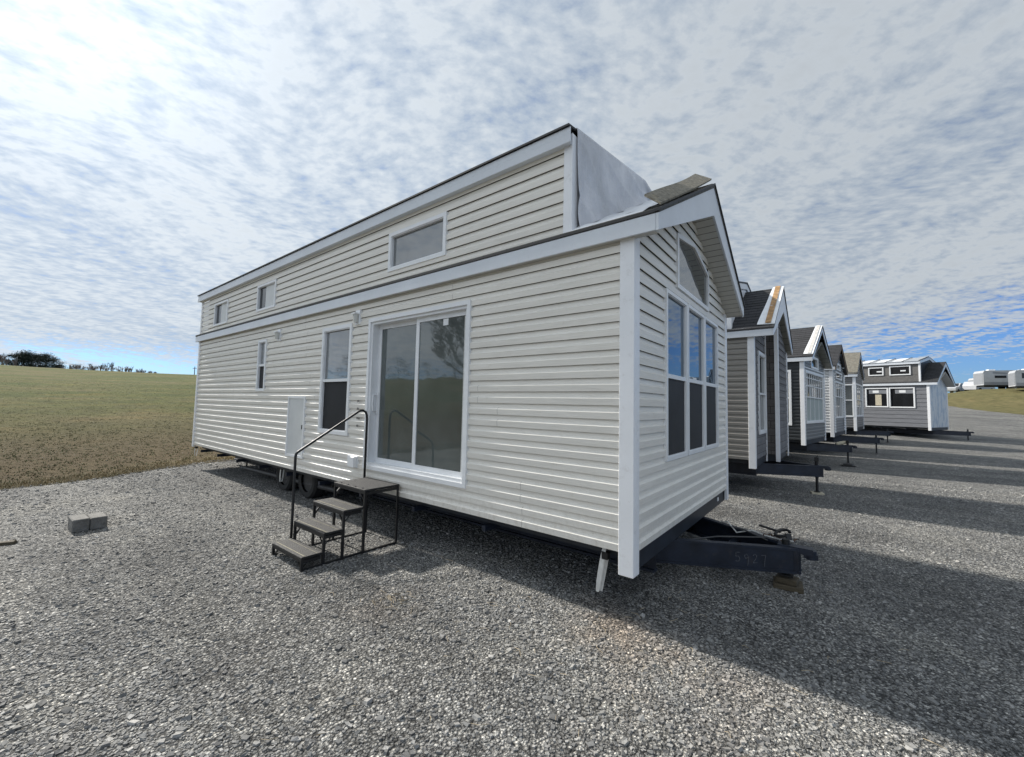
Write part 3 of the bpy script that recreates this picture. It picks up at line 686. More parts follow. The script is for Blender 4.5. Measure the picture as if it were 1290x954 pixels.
# ---- home 1: cream siding, the nearest
dw = dict(t=.045, up='glass')
P1 = dict(dz=0, seams=True, side='cream', frontm='cream', roof='roofgrey', jackz=gz(.92, 1.87)+.13, tip=1.05,
    near=[(-5.23, -4.35, 1.13, 2.82, dict(mid=1.965, t=.055, up='glass_pale')), (-7.83, -7.43, 1.80, 2.83, dict(mid=2.32, t=.045, up='glass_pale'))],
    near_open=[(-3.9, -1.88, .71, 2.83), (-6.35, -5.71, .66, 1.71)],
    front=[(.81, 1.555, 1.12, 2.86, dict(mid=1.975, t=.038, up='glass_blue', pd=.008)), (1.575, 2.34, 1.12, 2.86, dict(mid=1.975, t=.038, up='glass_blue', pd=.008)), (2.36, 3.11, 1.12, 2.86, dict(mid=1.975, t=.038, up='glass_blue', pd=.008))],
    front_open=[(1.19, 2.60, 2.96, 3.56)],
    loft=dict(x1=-.60, zt=4.33, zp=4.65, rake=False, oh=.02, win=[(-3.50, -2.335, 3.445, 3.99, dict(t=.05, up='glass_pale')),
        (-8.05, -7.16, 3.44, 3.985, dict(t=.04, up='darkglass', blind=(-7.70, -7.2, 3.48, 3.945, 'panel'))), (-10.66, -9.75, 3.40, 3.96, dict(t=.04, up='darkglass', blind=(-10.3, -9.79, 3.44, 3.92, 'panel')))]),
    )
h1 = home('park_model_home', 'long cream vinyl home with a loft and a sliding glass door, nearest the camera', (0, 0, 0), 0, P1)
# home() puts everything in coordinates measured from this level; parts sit in root space shifted up by -GZ
part = P1['part']
# sliding door
dm = MB(); ring(dm, near, -3.9, -1.88, .71, 2.83, .05, -.12, .046); ring(dm, near, -3.855, -1.925, .755, 2.785, .04, -.12, .020)
dm.box(-3.845, -1.935, -.11, .028, .761, .80, near)
door = part(dm, 'sliding_door', 'frame')
for nm, a, b_, o in (('door_panel', -3.815, -2.87, -.085), ('door_panel', -2.92, -1.965, -.035)):
    f = MB(); ring(f, near, a, b_, .80, 2.745, .06, o-.03, o)
    pn = part(f, nm, 'frame', door)
    MB().box(a+.058, b_-.058, o-.022, o-.012, .858, 2.687, near).build('pane', 'glass_door', pn)
part(MB().box(-2.05, -2.03, -.052, -.046, .86, 2.68, near), 'blind_cord', 'strap', door)
part(MB().box(-2.42, -2.33, -.0465, -.0455, 2.60, 2.68, near), 'sticker', 'frame', door)
hd = MB().tube([near(-3.79, -.08, 1.52), near(-3.79, -.01, 1.52), near(-3.79, .0, 1.62), near(-3.79, -.01, 1.74), near(-3.79, -.08, 1.74)], .012, 8); hd.box(-3.81, -3.77, -.084, -.07, 1.47, 1.79, near)
part(hd, 'handle', 'frame', door)
# access panel
ap = MB(); ring(ap, near, -6.35, -5.71, .66, 1.71, .04, -.05, .042); ap_o = part(ap, 'access_panel', 'frame')
part(MB().box(-6.315, -5.745, -.01, .030, .695, 1.675, near), 'panel_door', 'panel', ap_o)
part(MB().box(-5.80, -5.775, .030, .040, 1.15, 1.22, near), 'latch', 'darkgrey', ap_o)
# gable window
gw = [(1.19, 2.96), (2.60, 2.96), (2.60, 3.47), (1.89, 3.67), (1.19, 3.57)]
def inset(pts, d):
    cx = sum(p[0] for p in pts)/len(pts); cz = sum(p[1] for p in pts)/len(pts); o = []
    n_ = len(pts)
    for i in range(n_):
        p0, p1, p2 = Vector(pts[i-1]), Vector(pts[i]), Vector(pts[(i+1) % n_])
        a = (p1-p0).normalized(); b2 = (p2-p1).normalized(); na = Vector((-a.y, a.x)); nb = Vector((-b2.y, b2.x))
        o.append(tuple(p1+(na+nb)/(1+na.dot(nb))*d))
    return o
gi = inset(gw, .05); gm = MB(); n_ = 5
for i in range(n_):
    j = (i+1) % n_
    gm.add([front(*[gw[i][0], o_, gw[i][1]]) for o_ in (-.05, .042)]+[front(gw[j][0], o_, gw[j][1]) for o_ in (-.05, .042)]+[front(gi[i][0], o_, gi[i][1]) for o_ in (-.05, .042)]+[front(gi[j][0], o_, gi[j][1]) for o_ in (-.05, .042)],
           [(1,3,7,5), (0,4,6,2), (4,5,7,6), (0,2,3,1), (0,1,5,4), (2,6,7,3)])
gwo = part(gm, 'gable_window', 'frame')
part(MB().prism(gi, .006, .018, front), 'pane', 'glass', gwo)
# porch lights, outlet cover, tags
for x, z in ((-4.20, 2.78), (-6.88, 2.75)):
    lm = MB().box(x-.06, x+.06, .005, .045, z, z+.22, near); lo_ = part(lm, 'porch_light', 'frame', bevel=.004)
    part(MB().tube([near(x, .07, z+.03), near(x, .07, z+.15)], .035, 10, r2=.045), 'lamp_glass', 'clearlamp', lo_)
    part(MB().box(x-.05, x+.05, .03, .12, z+.15, z+.17, near), 'lamp_cap', 'frame', lo_)
ob = MB().box(-4.30, -4.04, .005, .045, .69, .86, near); oo = part(ob, 'outlet_box', 'frame', bevel=.004)
part(MB().box(-4.15, -4.05, .045, .095, .70, .85, near), 'outlet_cover', 'frame', oo, bevel=.006)
for z, w_ in ((1.645, .05), (1.535, .06), (1.40, .09), (1.29, .05)):
    tg = MB()
    for k_ in range(int(w_/.016)): tg.box(-4.12+k_*.017, -4.12+k_*.017+.011, .0335, .0350, z-.012+random.uniform(-.006, .004), z+.018+random.uniform(-.008, .006), near)
    part(tg, 'stick_on_mark', 'darkgrey')
part(MB().box(-.006, .004, 3.18, 3.24, .33, .38), 'tag', 'frame')
# vents on the loft roof
part(MB().tube([(-9.1, .35, 4.36), (-9.1, .35, 4.50)], .055, 10), 'roof_vent', 'black')
part(MB().tube([(-3.25, .25, 4.38), (-3.42, .18, 4.50)], .02, 6), 'roof_stub', 'black')
# tarp over the loft end, creased, with its foot spread on the roof
nu, nv = 60, 40; vs = []; r_ = random.Random(3)
top1 = P1['top']
for j in range(nv+1):
    for i in range(nu+1):
        y = .03+(W-.06)*i/nu; u = j/nv
        zt_ = 4.352+.165*min(y, W-y)+.006
        zlow = top1(min(y, W-y))+.02
        z = zt_+(zlow-zt_)*u
        q_ = y-.5*u; bl = .03+.05*u**4+.018*abs(math.sin(y*6.5+u*3.5))**.5*u*(1.2-u)+.02*min(1, u*5)*(1-abs(math.sin((y*2.2-u*2.0)*2.4)))**3+.035*u*(1-u)*(math.sin(y*5+u*4)+.6*math.sin(q_*13+u*2)*u)+.010*math.sin(y*17-u*9)*u
        x = -.60+bl+(.06 if False else 0)
        vs.append((x, y, max(z, zlow)))
fs = [(j*(nu+1)+i, j*(nu+1)+i+1, (j+1)*(nu+1)+i+1, (j+1)*(nu+1)+i) for j in range(nv) for i in range(nu)]
# pad the tarp over the top edge
o = len(vs)
for i in range(nu+1):
    y = .03+(W-.06)*i/nu; vs.append((-.80, y, 4.36+.165*min(y, W-y)+.006))
fs += [(o+i, o+i+1, i+1, i) for i in range(nu)]
part(MB().add(vs, fs), 'tarp', 'tarp', smooth=True, recalc=False)
vs = []
for j in range(9):
    for i in range(41):
        y = -.088+1.96*i/40; x = -.60+(.70)*j/8
        vs.append((x+.02*math.sin(y*8+j), y, top1(y)+.010+.012*(math.sin(y*11+j*.9)*math.sin(j*.7+1)+1)*min(1, (y+.09)*6)))
part(MB().add(vs, [(j*41+i, j*41+i+1, (j+1)*41+i+1, (j+1)*41+i) for j in range(8) for i in range(40)]), 'underlayment', 'white_sheet', smooth=True, recalc=False)
fl = MB(); n_ = 12
for i in range(n_):
    t0, t1 = i/n_, (i+1)/n_
    def fp(t):
        y = -.07+1.84*t; sag = .006*math.sin(t*7)-.012*math.sin(math.pi*t)
        return Vector((.268-.01*t, y, top1(y)+.028+.03*t**3)), Vector(((.125-.055*t), y+.02, top1(y)+(.15+.04*t)+sag))
    a0, c0 = fp(t0); a1, c1 = fp(t1); th = Vector((.004, 0, .018))
    fl.add([a0, c0, c1, a1, a0+th, c0+th, c1+th, a1+th], [(0,1,2,3), (4,7,6,5), (0,4,5,1), (3,2,6,7), (0,3,7,4), (1,5,6,2)])
part(fl, 'roof_flap', 'flap', recalc=False)
# underside: hanging drain pipe and brackets
part(MB().tube([(-9.4, .40, .055), (-8, .40, .08), (-6.6, .40, .10), (-5.2, .40, .13)], .045, 10), 'drain_pipe', 'darkgrey')
for x in (-9.3, -8.1, -6.55, -5.5):
    part(MB().bar((x, .40, .10), (x+.03, .43, .44), .03, .012), 'pipe_hanger', 'darkgrey')
part(MB().bar((-9.3, .36, .30), (-8.3, .36, .30), .05, .03), 'frame_brace', 'darkgrey')
# tie-down straps
def strap(x, y, z0, z1, w_, lean=.03):
    L_ = z0-z1; s = MB(); ring_ = []
    for i in range(11): t = i/10; ring_.append((x-lean*t, y-.004-.012*math.sin(t*3.0), z0-L_*t, w_*(.6+.4*min(1, t*3)-.35*max(0, t-.8)*5)))
    for i in range(9): t = 1-i/9*.72; ring_.append((x-lean*t+.012, y+.030+.010*math.sin(t*4), z0-L_*t, w_))
    for p, q in zip(ring_, ring_[1:]):
        for e in (0, .003):
            s.add([(p[0]-p[3]/2, p[1]+e, p[2]), (p[0]+p[3]/2, p[1]+e, p[2]), (q[0]+q[3]/2, q[1]+e, q[2]), (q[0]-q[3]/2, q[1]+e, q[2])], [(0, 1, 2, 3)])
    st = part(s, 'tie_strap', 'strap', recalc=False)
    part(MB().box(x-w_/2-.008, x+w_/2+.002, y-.02, y+.035, z0-L_*.34, z0-L_*.20), 'strap_buckle', 'black', st)
strap(-.255, .07, .47, .02, .045, .075); strap(-7.2, .28, .40, .04, .05); strap(-11.62, .03, .45, .15, .05)
# tongue of home 1: written number, rods, latch, chain
P1t = P1['tongue']
a = Vector((-.45, RID-.86, 0)); b2 = Vector((1.05, RID-.05, 0)); d = (b2-a).normalized(); nrm = Vector((d.y, -d.x, 0))
org = a+d*1.09-nrm*.009; up = Vector((0, 0, 1))
GL = {'5': [[(.9, 1), (.15, 1), (.1, .58), (.6, .6), (.85, .35), (.6, .05), (.05, .08)]],
      '9': [[(.85, .75), (.5, 1), (.12, .8), (.3, .52), (.8, .62), (.85, .8), (.82, .3), (.7, -.25)]],
      '2': [[(.1, .75), (.4, .95), (.8, .8), (.6, .4), (.1, .0), (.9, .05)]],
      '7': [[(.05, .95), (.85, 1), (.7, .5), (.6, -.2)]]}
wch, hch = .052, .095
for i, c in enumerate('5927'):
    ch = MB()
    o_ = org+d*(i*.082)+up*(.075-(.01 if i % 2 else 0))
    for st in GL[c]:
        pts = [o_+d*(x*wch)+up*(y*hch) for x, y in st]
        for p, q in zip(pts, pts[1:]): ch.bar(p, q, .004, .0055, up=(0, 0, 1)) if abs((q-p).normalized().z) < .9 else ch.bar(p, q, .0055, .004, up=nrm)
    part(ch, 'chalk_digit', 'chalk', P1t)
part(MB().tube([(-.2, 1.15, .20), (.3, 1.75, .235), (.72, 1.98, .26)], .009, 6).tube([(.15, 2.35, .23), (.5, 2.1, .27), (.75, 1.92, .25)], .007, 6), 'brake_rod', 'darkgrey', P1t)
part(MB().tube([(.05, 2.5, .19), (.3, 2.28, .285), (.42, 2.12, .22), (.58, 2.1, .28), (.72, 2.02, .27), (.88, 1.97, .27), (.98, 1.95, .28)], .008, 6), 'wiring', 'strap', P1t)
lt = MB(); cx, cy, cz = .88, 2.0, .335
lt.tube([(cx+.065*math.cos(t), cy+.04*math.sin(t), cz+.025*math.sin(t)+.02*math.cos(t)) for t in np.linspace(0, 5.2, 16)], .016, 8)
lt.bar((cx-.22, cy+.05, cz+.03), (cx-.02, cy+.03, cz+.0), .03, .02); lt.bar((cx+.06, cy-.02, .26), (cx+.05, cy, .34), .05, .03)
part(lt, 'coupler_latch', 'black', P1t)
cn = MB().tube([(.70+.30*t, 2.02+.07*math.sin(t*7), .27+.012*math.sin(t*40)) for t in np.linspace(0, 1, 24)], .008, 5)
part(cn, 'safety_chain', 'rust', P1t)

# ---- entry steps
st = empty('entry_steps', (-3.4, -.65, GZ), 0, label='black metal four-step entry stair with one handrail below the sliding door', cat='steps')
def sp(mb, nm, mt, parent=st, **k): o = mb.build(nm, mt, parent, **k); return o
OX, OY, OZ = -3.4, -.65, GZ
def Lc(p): return (p[0]-OX, p[1]-OY, p[2]-OZ)
def lbox(mb, x0, x1, y0, y1, z0, z1): return mb.box(x0-OX, x1-OX, y0-OY, y1-OY, z0-OZ, z1-OZ)
XL, XR = -3.735, -3.035; G0 = GZ+.03
treads = [(-1.25, -1.02, .015), (-1.02, -.79, .21), (-.80, -.55, .41), (-.54, -.05, .605)]
legs = MB()
for i, (y0, y1, z) in enumerate(treads):
    t = MB(); lbox(t, XL-.005, XR+.005, y0, y1, z-.028, z); tr = sp(t, 'tread' if i < 3 else 'platform', 'tread', bevel=.005)
    if i < 3:
        t = MB(); lbox(t, XL+.01, XR-.01, y0+.035, y0+.045, z, z+.002); sp(t, 'edge_line', 'treadline', tr)
        t = MB(); lbox(t, XL+.01, XR-.01, y1-.06, y1-.055, z, z+.002); sp(t, 'edge_line', 'treadline', tr)
    else:
        for k_ in range(4): sp(MB().tube([Lc((XL+.12+k_*.16, y0+.03, z)), Lc((XL+.12+k_*.16, y0+.03, z+.008))], .012, 6), 'bolt', 'darkgrey', tr)
for s, x in enumerate((XL+.012, XR-.012)):
    base_ = MB(); base_.bar(Lc((x, -1.25, G0)), Lc((x, -.06, G0)), .022); sp(base_, 'base_rail', 'black')
    for i, (y0, y1, z) in enumerate(treads):
        l = MB(); l.bar(Lc((x, y0+.012, G0)), Lc((x, y0+.012, z-.028)), .026); sp(l, 'leg', 'black')
        br = MB(); br.bar(Lc((x, y0+.015, z-.14 if z > .1 else G0+.02)), Lc((x, y0+.12, z-.03)), .014, .006); br.bar(Lc((x, y1-.02, z-.05)), Lc((x, y0+.02, z-.05)), .02, .03); sp(br, 'brace', 'black')
    l = MB(); l.bar(Lc((x, -.065, G0)), Lc((x, -.065, .577)), .022); sp(l, 'leg', 'black')
for (y0, y1, z) in treads:
    br = MB(); br.bar(Lc((XL, y0+.012, z-.04)), Lc((XR, y0+.012, z-.04)), .02, .03); br.bar(Lc((XL+.02, y0+.02, z-.16 if z > .1 else G0)), Lc((XL+.14, y0+.02, z-.04)), .012)
    br.bar(Lc((XR-.02, y0+.02, z-.16 if z > .1 else G0)), Lc((XR-.14, y0+.02, z-.04)), .012); sp(br, 'cross_bar', 'black')
hp = [(-1.03, -.02), (-1.03, .2), (-1.03, .97)]
hp += [(-1.03+.06*(1-math.cos(t)), .97+.06*math.sin(t)) for t in np.linspace(.3, 1.0, 4)]
hp += [(-.24, 1.495), (-.20, 1.518), (-.155, 1.52), (-.115, 1.50), (-.095, 1.455), (-.09, 1.40), (-.09, .58)]
sp(MB().tube([Lc((XL-.03, y, z)) for y, z in hp], .0155, 10), 'handrail', 'black', smooth=True)

# ---- small things on the gravel
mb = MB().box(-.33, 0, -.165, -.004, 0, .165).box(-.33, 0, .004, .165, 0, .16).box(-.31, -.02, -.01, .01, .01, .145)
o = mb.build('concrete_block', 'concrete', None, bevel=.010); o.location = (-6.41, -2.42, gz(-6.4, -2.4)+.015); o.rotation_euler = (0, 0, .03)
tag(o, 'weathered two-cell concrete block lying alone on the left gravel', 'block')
mb = MB().add([(0,0,0), (.2,-.03,0), (.22,.06,0), (.02,.09,0), (.01,.0,.04), (.19,-.02,.035), (.2,.05,.045), (.03,.08,.03)], [(0,3,2,1), (4,5,6,7), (0,1,5,4), (1,2,6,5), (2,3,7,6), (3,0,4,7)])
o = mb.build('wood_scrap', 'oldwood', None, bevel=.004); o.location = (-6.36, -3.25, gz(-6.4, -3.1)+.02); o.rotation_euler = (0, 0, 1.4); tag(o, 'dark splintered wood scrap on the gravel at the far left', 'wood')
g1 = -.2
def blk(nm, x0, x1, y0, y1, z0, z1, m_, lab, cat, group=None, rz=0):
    o = MB().box(-(x1-x0)/2, (x1-x0)/2, -(y1-y0)/2, (y1-y0)/2, 0, z1-z0).build(nm, m_, None, bevel=.006)
    o.location = ((x0+x1)/2, (y0+y1)/2, z0); o.rotation_euler = (0, 0, rz); return tag(o, lab, cat, group)
gj = gz(.92, 1.87)+.025
blk('wood_block', .80, 1.06, 1.76, 2.0, gj, gj+.05, 'oldwood', 'lower dirty wood block under the nearest tongue jack', 'block', 'wood blocks under the tongue jacks', .1)
blk('wood_block', .83, 1.02, 1.79, 1.95, gj+.052, gj+.105, 'oldwood', 'upper wood block carrying the nearest tongue jack', 'block', 'wood blocks under the tongue jacks', -.1)

# ---- home 2: taupe side, grey shake front with a projecting bay, turned-back strip along the rake
FL = dict(up='glass', low=None)
P2 = dict(dz=.125, L=9.5, side='h2side', frontm='h2front', proff=LAP, hf=.178, ov=.40, zr=4.60, eu=.02, tip=1.12, jackz=gz(1.3, 8.8)+.06, jtop=.44, axles=(-5,),
    front=[(.55, 1.62, .97, 2.88, dict(mid=1.9, t=.07, low=None))], soffit='soffit_olive', front_open=[(1.76, W, .4, 4.5)],
    loft=dict(x1=-.42, zt=4.42, zp=4.86, win=[(-3, -2, 3.6, 4.1, {})]), flap=('white_sheet', lambda y: .19-.10*(1-y/RID), lambda y: .42, .0, RID, .012), strip=(.24, .35, 'paper'))
home('park_model_home', 'taupe sided home with grey shake bay and orange paper strip along its gable edge', (-.04, 6.9, 0), 1, P2)
part = P2['part']; bx = .25
lim2 = (3.13, lambda z: (z-3.13)/.445, lambda z: W-(z-3.13)/.445)
part(siding(MB(), lambda u, o, z: (bx+o, u, z), 1.76, W-.02, .44, 3.95, .178, .44, (), lim2, LAP), 'bay_front', 'h2front', recalc=False)
part(siding(MB(), lambda u, o, z: (u, 1.76-o, z), .02, bx, .44, 3.88, .178, .44, (), None, LAP), 'bay_side', 'h2dark', recalc=False)
part(MB().box(-.1, bx-.02, 1.78, W-.03, .45, 3.13).prism([(1.78, 3.1), (W-.04, 3.1), (1.87, 3.92), (1.78, 3.88)], -.1, bx-.02, front), 'wall_core', 'rim')
part(MB().box(bx-.05, bx+.03, 1.725, 1.755, .27, 3.85).box(bx+.004, bx+.03, 1.755, 1.86, .27, 3.86), 'corner_trim', 'white_trim')
part(MB().box(bx+.004, bx+.03, W-.1, W+.02, .27, 3.16), 'corner_trim', 'white_trim')
part(MB().box(.0, .027, 1.66, 1.75, .27, 3.8), 'corner_trim', 'white_trim')
part(MB().box(-.02, bx-.03, 1.8, W-.03, .27, .44), 'rim_board', 'rim')
part(MB().box(-1.5, -.1, -.075, .0, 3.29, 3.31).box(-.62, -.5, -.07, .06, 3.31, 3.43), 'gutter_piece', 'white_trim')

# ---- home 3: charcoal side, big gridded window wall
mg = []
for v_ in (1.05, 1.82, 2.6): mg.append(('v', v_, 1.1, 2.95))
for v_ in (.66, 1.43, 2.2, 2.98): mg.append(('v', v_, 2.05, 2.95))
mg.append(('h', 2.72, .25, 3.4))
P3 = dict(dz=.16, L=9.5, side='h3side', frontm='h3front', ov=.30, zr=4.80, eu=.18, tip=1.1, jackz=gz(1.7, 16.7)+.13, jtop=.42, axles=(-5,), soffit='soffit_olive', rakeh=.22,
    near=[(-1.15, -.36, .95, 2.98, dict(mid=1.95, t=.07, low=None))],
    front=[(.18, 3.46, 1.03, 2.98, dict(mid=2.0, t=.08, low=None, muntins=mg+[('h', 2.42, .25, 3.4)], o1=.048, blind=(.3, 3.36, 1.12, 1.97, 'curtain'))), (1.2, 2.55, 3.12, 3.6, dict(t=.07))],
    flap=('white_sheet', lambda y: .10-.08*(1-y/RID), lambda y: .31, .0, RID, .012), strip=(.14, .25, 'sheet_rusty'))
home('park_model_home', 'charcoal sided home whose front is a white gridded window wall, third in the row', (.47, 14.72, 0), 8, P3)
P3['part'](MB().box(-.02, .02, 0.1, W-.1, 2.99, 3.11), 'head_trim', 'white_trim')

# ---- home 4: bright white side, black gable
P4 = dict(dz=.28, L=9.5, side='h4side', frontm='h4front', ov=.15, zr=4.52, eu=.10, tip=1.4, jackz=gz(2.6, 21.5)+.03, jtop=.40, axles=(-5,), soffit='soffit_black', rake='tanwood', rakeh=.20, roof='roofdark',
    front=[(.62, 2.98, 1.07, 2.75, dict(mid=2.05, t=.06, low=None, muntins=[('v', 1.2, 1.1, 2.7), ('v', 1.8, 1.1, 2.7), ('v', 2.4, 1.1, 2.7), ('h', 2.5, .7, 2.9)])), (.9, 2.8, 2.86, 3.2, dict(t=.05)), (1.3, 2.4, 3.3, 3.6, dict(t=.05))])
home('park_model_home', 'white sided home with a black gable and tan lumber rake, fourth in the row', (1.27, 19.44, 0), 7, P4)
p4 = P4['part']
p4(siding(MB(), front, .0, .5, .44, 3.1, .122, .44, (), None), 'front_return', 'h4side', recalc=False).location.x = .022
p4(siding(MB(), front, 3.1, W, .44, 3.1, .122, .44, (), None), 'front_return', 'h4side', recalc=False).location.x = .022
p4(MB().box(-.09, .04, -.035, -.028, .3, 3.15), 'corner_trim', 'h4side')
p4(MB().tube([(.07, 2.9, 3.50), (.07, 2.9, 3.47)], .05, 12), 'soffit_light', 'clearlamp')

# ---- home 5: warm grey, windows meeting at the corner
P5 = dict(dz=.35, L=9.5, side='h5side', frontm='h5side', ov=.12, zr=4.78, eu=.15, tip=1.3, jackz=gz(3.5, 28.2)+.03, jtop=.40, axles=(-5,), soffit='soffit_olive', rakeh=.2, roof='roofgrey',
    near=[(-.95, -.05, 1.02, 2.84, dict(mid=1.95, t=.06, low=None))],
    front=[(.12, 3.40, 1.04, 2.9, dict(mid=2.0, t=.06, low=None, muntins=[('v', .95, 1.1, 2.85), ('v', 1.76, 1.1, 2.85), ('v', 2.6, 1.1, 2.85)]))],
    flap=('rooffold', lambda y: -.75, lambda y: .13, .0, RID, .012))
home('park_model_home', 'warm grey home with bare weathered roof decking, fifth in the row', (2.24, 26.2, 0), 7, P5)

# ---- home 6: turned home with metal loft roof and house-wrap front
P6 = dict(dz=.34, L=10, side='h6side', frontm='wrap', h=.26, hf=2.7, prof=LAP, proff=((0, .004), (1, .004)), ov=.40, zr=4.64, eu=.0, tip=1.35, jackz=gz(8.6, 33.5)+.03, jtop=.40, axles=(-5, -6), soffit='soffit', rakeh=.3,
    near=[(-3.14, -1.94, 1.66, 2.95, dict(t=.06, up='darkglass')), (-1.90, -.64, 1.64, 2.96, dict(t=.06, up='darkglass'))],
    loft=dict(x1=-.36, zt=4.62, zp=5.02, m='h6loft', prof=((0, .006), (1, .006)), end='rim', roof='panelroof', win=[(-2.94, -2.14, 3.78, 4.33, dict(t=.05, up='darkglass')), (-1.84, -.80, 3.76, 4.36, dict(t=.05, up='darkglass')), (-4.4, -3.4, 3.76, 4.36, dict(t=.05, up='darkglass'))]))
home('park_model_home', 'farthest grey lap sided home with metal loft roof and house-wrap front', (5.96, 32.67, 0), 20, P6)
p6 = P6['part']
for x in (-4.6, -3.75, -2.9, -2.05, -1.2, -.4):
    p6(MB().prism([(-.1, 4.632), (RID, 5.03), (RID, 5.06), (-.1, 4.66)], x, x+.05, front), 'roof_seam', 'blackedge')
for k_ in range(4):
    x = -4.4+k_*.85+.12
    p6(MB().prism([(.1, 4.672), (1.6, 4.978), (1.6, 4.99), (.1, 4.684)], x, x+.62, front), 'roof_panel', 'white_sheet')
for x, z in ((-2.75, 2.62), (-1.4, 2.62)):
    p6(MB().box(x, x+.32, -.002, .0022, z, z+.16), 'window_sticker', 'white_sheet')
    p6(MB().box(x-.2, x+.75, .0025, .0055, z-.05, z+.2), 'window_blind', 'trailer_grey')
for x in (-2.5, -1.3): p6(MB().box(x, x+.26, -.002, .0055, 4.0, 4.08), 'window_sticker', 'white_sheet')
p6(MB().box(-2.62, -2.3, .0025, .0055, 1.78, 2.5), 'interior_cabinet', 'paleblock')

# ---- pads and blocks under the other jacks
def hp_(loc, yaw, a, b2):
    t = R(yaw); return (loc[0]+a*math.cos(t)+b2*math.sin(t), loc[1]-a*math.sin(t)+b2*math.cos(t))
x, y = hp_((-.04, 6.9), 1, 1.12-.13, RID); z = gz(x, y)+.02
blk('wood_block', x-.12, x+.12, y-.12, y+.12, z, z+.045, 'paleblock', 'pale wood pad under the second tongue jack of the row', 'block', 'wood blocks under the tongue jacks', .2)
x, y = hp_((.47, 14.72), 8, 1.1-.13, RID); z = gz(x, y)+.02
blk('wood_block', x-.2, x+.2, y-.12, y+.12, z, z+.055, 'black', 'wide dark block at the bottom of the stack under the third tongue jack', 'block', 'wood blocks under the tongue jacks', .1)
blk('wood_block', x-.13, x+.13, y-.12, y+.12, z+.057, z+.11, 'darkgrey', 'narrow dark block on top of the stack under the third tongue jack', 'block', 'wood blocks under the tongue jacks', -.2)
x, y = hp_((.47, 14.72), 8, .80, RID); cov = MB()
cov.tube([(-.16, 0, .05), (-.1, .0, .07), (.1, 0, .07), (.17, 0, .05)], .075, 10, r2=.055)
o = cov.build('plastic_jug', 'paleblock', None, smooth=True); o.location = (x, y, .16+.25); o.rotation_euler = (0, -.3, .3); tag(o, 'pale plastic jug lying on the third tongue of the row', 'jug')
x, y = hp_((1.27, 19.44), 7, 1.4-.13, RID); z = gz(x, y)+.02
x, y = hp_((2.24, 26.2), 7, 1.3-.13, RID)

# ------------------------------------------------------------------ things on the right hill
def ext(mb, pts, y0, y1): return mb.prism(pts, y0, y1, lambda u, o, z: (u, o, z))
def wheelmb(mb, x, y, r, w): return mb.tube([(x, y, r), (x, y+w, r)], r, 16)
def trailer(px, w, yaw, L_, label, dark=False, fifth=False):
    q = px_pt(px, 490, w); o = empty('travel_trailer', (q[0], q[1], gz(q[0], q[1])), yaw, label=label, cat='travel trailer', group='travel trailers parked on the hill')
    H = 2.75; z0 = .62
    prof = [(0, z0), (L_-1.5, z0), (L_-1.5, z0+.1), (L_, z0+.9) if not fifth else (L_, z0+1.0), (L_, H-.5), (L_-.5, H), (.15, H), (0, H-.3)]
    ext(MB(), prof, -1.2, 1.2).build('body', 'trailer_white', o)
    MB().box(.1, L_-1.6, -1.215, -1.2, z0+.02, z0+.45).build('lower_band', 'trailer_grey', o)
    ext(MB(), [(1.0, H-.15), (L_-1.2, H-.75), (L_-1.2, H-.9), (1.0, H-.45)], -1.213, -1.2).build('stripe', 'trailer_grey', o)
    MB().box(1.2 if not dark else .6, 2.4 if not dark else 3.6, -1.225, -1.2, 1.65, 2.0 if not dark else 2.35).build('window', 'darkglass', o)
    MB().box(L_*.55, L_*.55+.6, -1.22, -1.2, .75, 2.4).build('door', 'trailer_white', o)
    for x in (L_*.42, L_*.42+.85):
        for y in (-1.15, .93): wheelmb(MB(), x, y, .36, .22).build('wheel', 'rubber', o)
    MB().box(.2, L_-1.6, -.9, .9, .42, .6).build('chassis_rails', 'black', o)
    MB().box(1.0, 1.7, -.35, .35, H, H+.22).box(L_*.6, L_*.6+.4, -.2, .2, H, H+.14).build('roof_unit', 'white_trim', o)
    MB().box(-.03, 0.0, -1.1, 1.1, .8, H-.35).build('end_cap', 'trailer_grey', o)
    return o
ang = R(38.2)
trailer(1233, 61, R(14), 7.0, 'light grey travel trailer with one small slot window on the hill')
trailer(1275, 55.5, R(2), 6.5, 'travel trailer with a wide black window at the right photo edge', dark=True)
trailer(1224, 74, R(10), 2.9, 'pale trailer showing only its front cap behind the grey trailer', fifth=True)
def van(px, w, yaw, label, s=1.0):
    q = px_pt(px, 491, w); o = empty('parked_car', (q[0], q[1], gz(q[0], q[1])), yaw, label=label, cat='car', group='white vehicles parked on the hill')
    pr = [(0, .35), (4.3, .35), (4.35, .8), (3.95, 1.0), (3.1, 1.08), (2.4, 1.62), (.5, 1.66), (.05, 1.1)]
    ext(MB(), [(a*s, b2*s) for a, b2 in pr], -.85*s, .85*s).build('body', 'car_paint', o, bevel=.05)
    ext(MB(), [(a*s, b2*s) for a, b2 in [(.4, 1.12), (2.95, 1.12), (2.35, 1.55), (.6, 1.58)]], -.862*s, .862*s).build('side_window', 'darkglass', o)
    MB().add([(3.05*s, -.7*s, 1.13*s), (3.05*s, .7*s, 1.13*s), (2.47*s, .62*s, 1.58*s), (2.47*s, -.62*s, 1.58*s)], [(0, 1, 2, 3)]).build('windscreen', 'darkglass', o).location = (.02, 0, .01)
    for x in (.85, 3.45):
        for y in (-.88, .66): wheelmb(MB(), x*s, y*s, .34*s, .22*s).build('wheel', 'rubber', o)
    return o
van(1221, 64, ang+.25, 'white car nearest the trailers on the hill crest')
van(1210, 67, ang-2.7, 'lower white car farther down the slope at the hill crest')

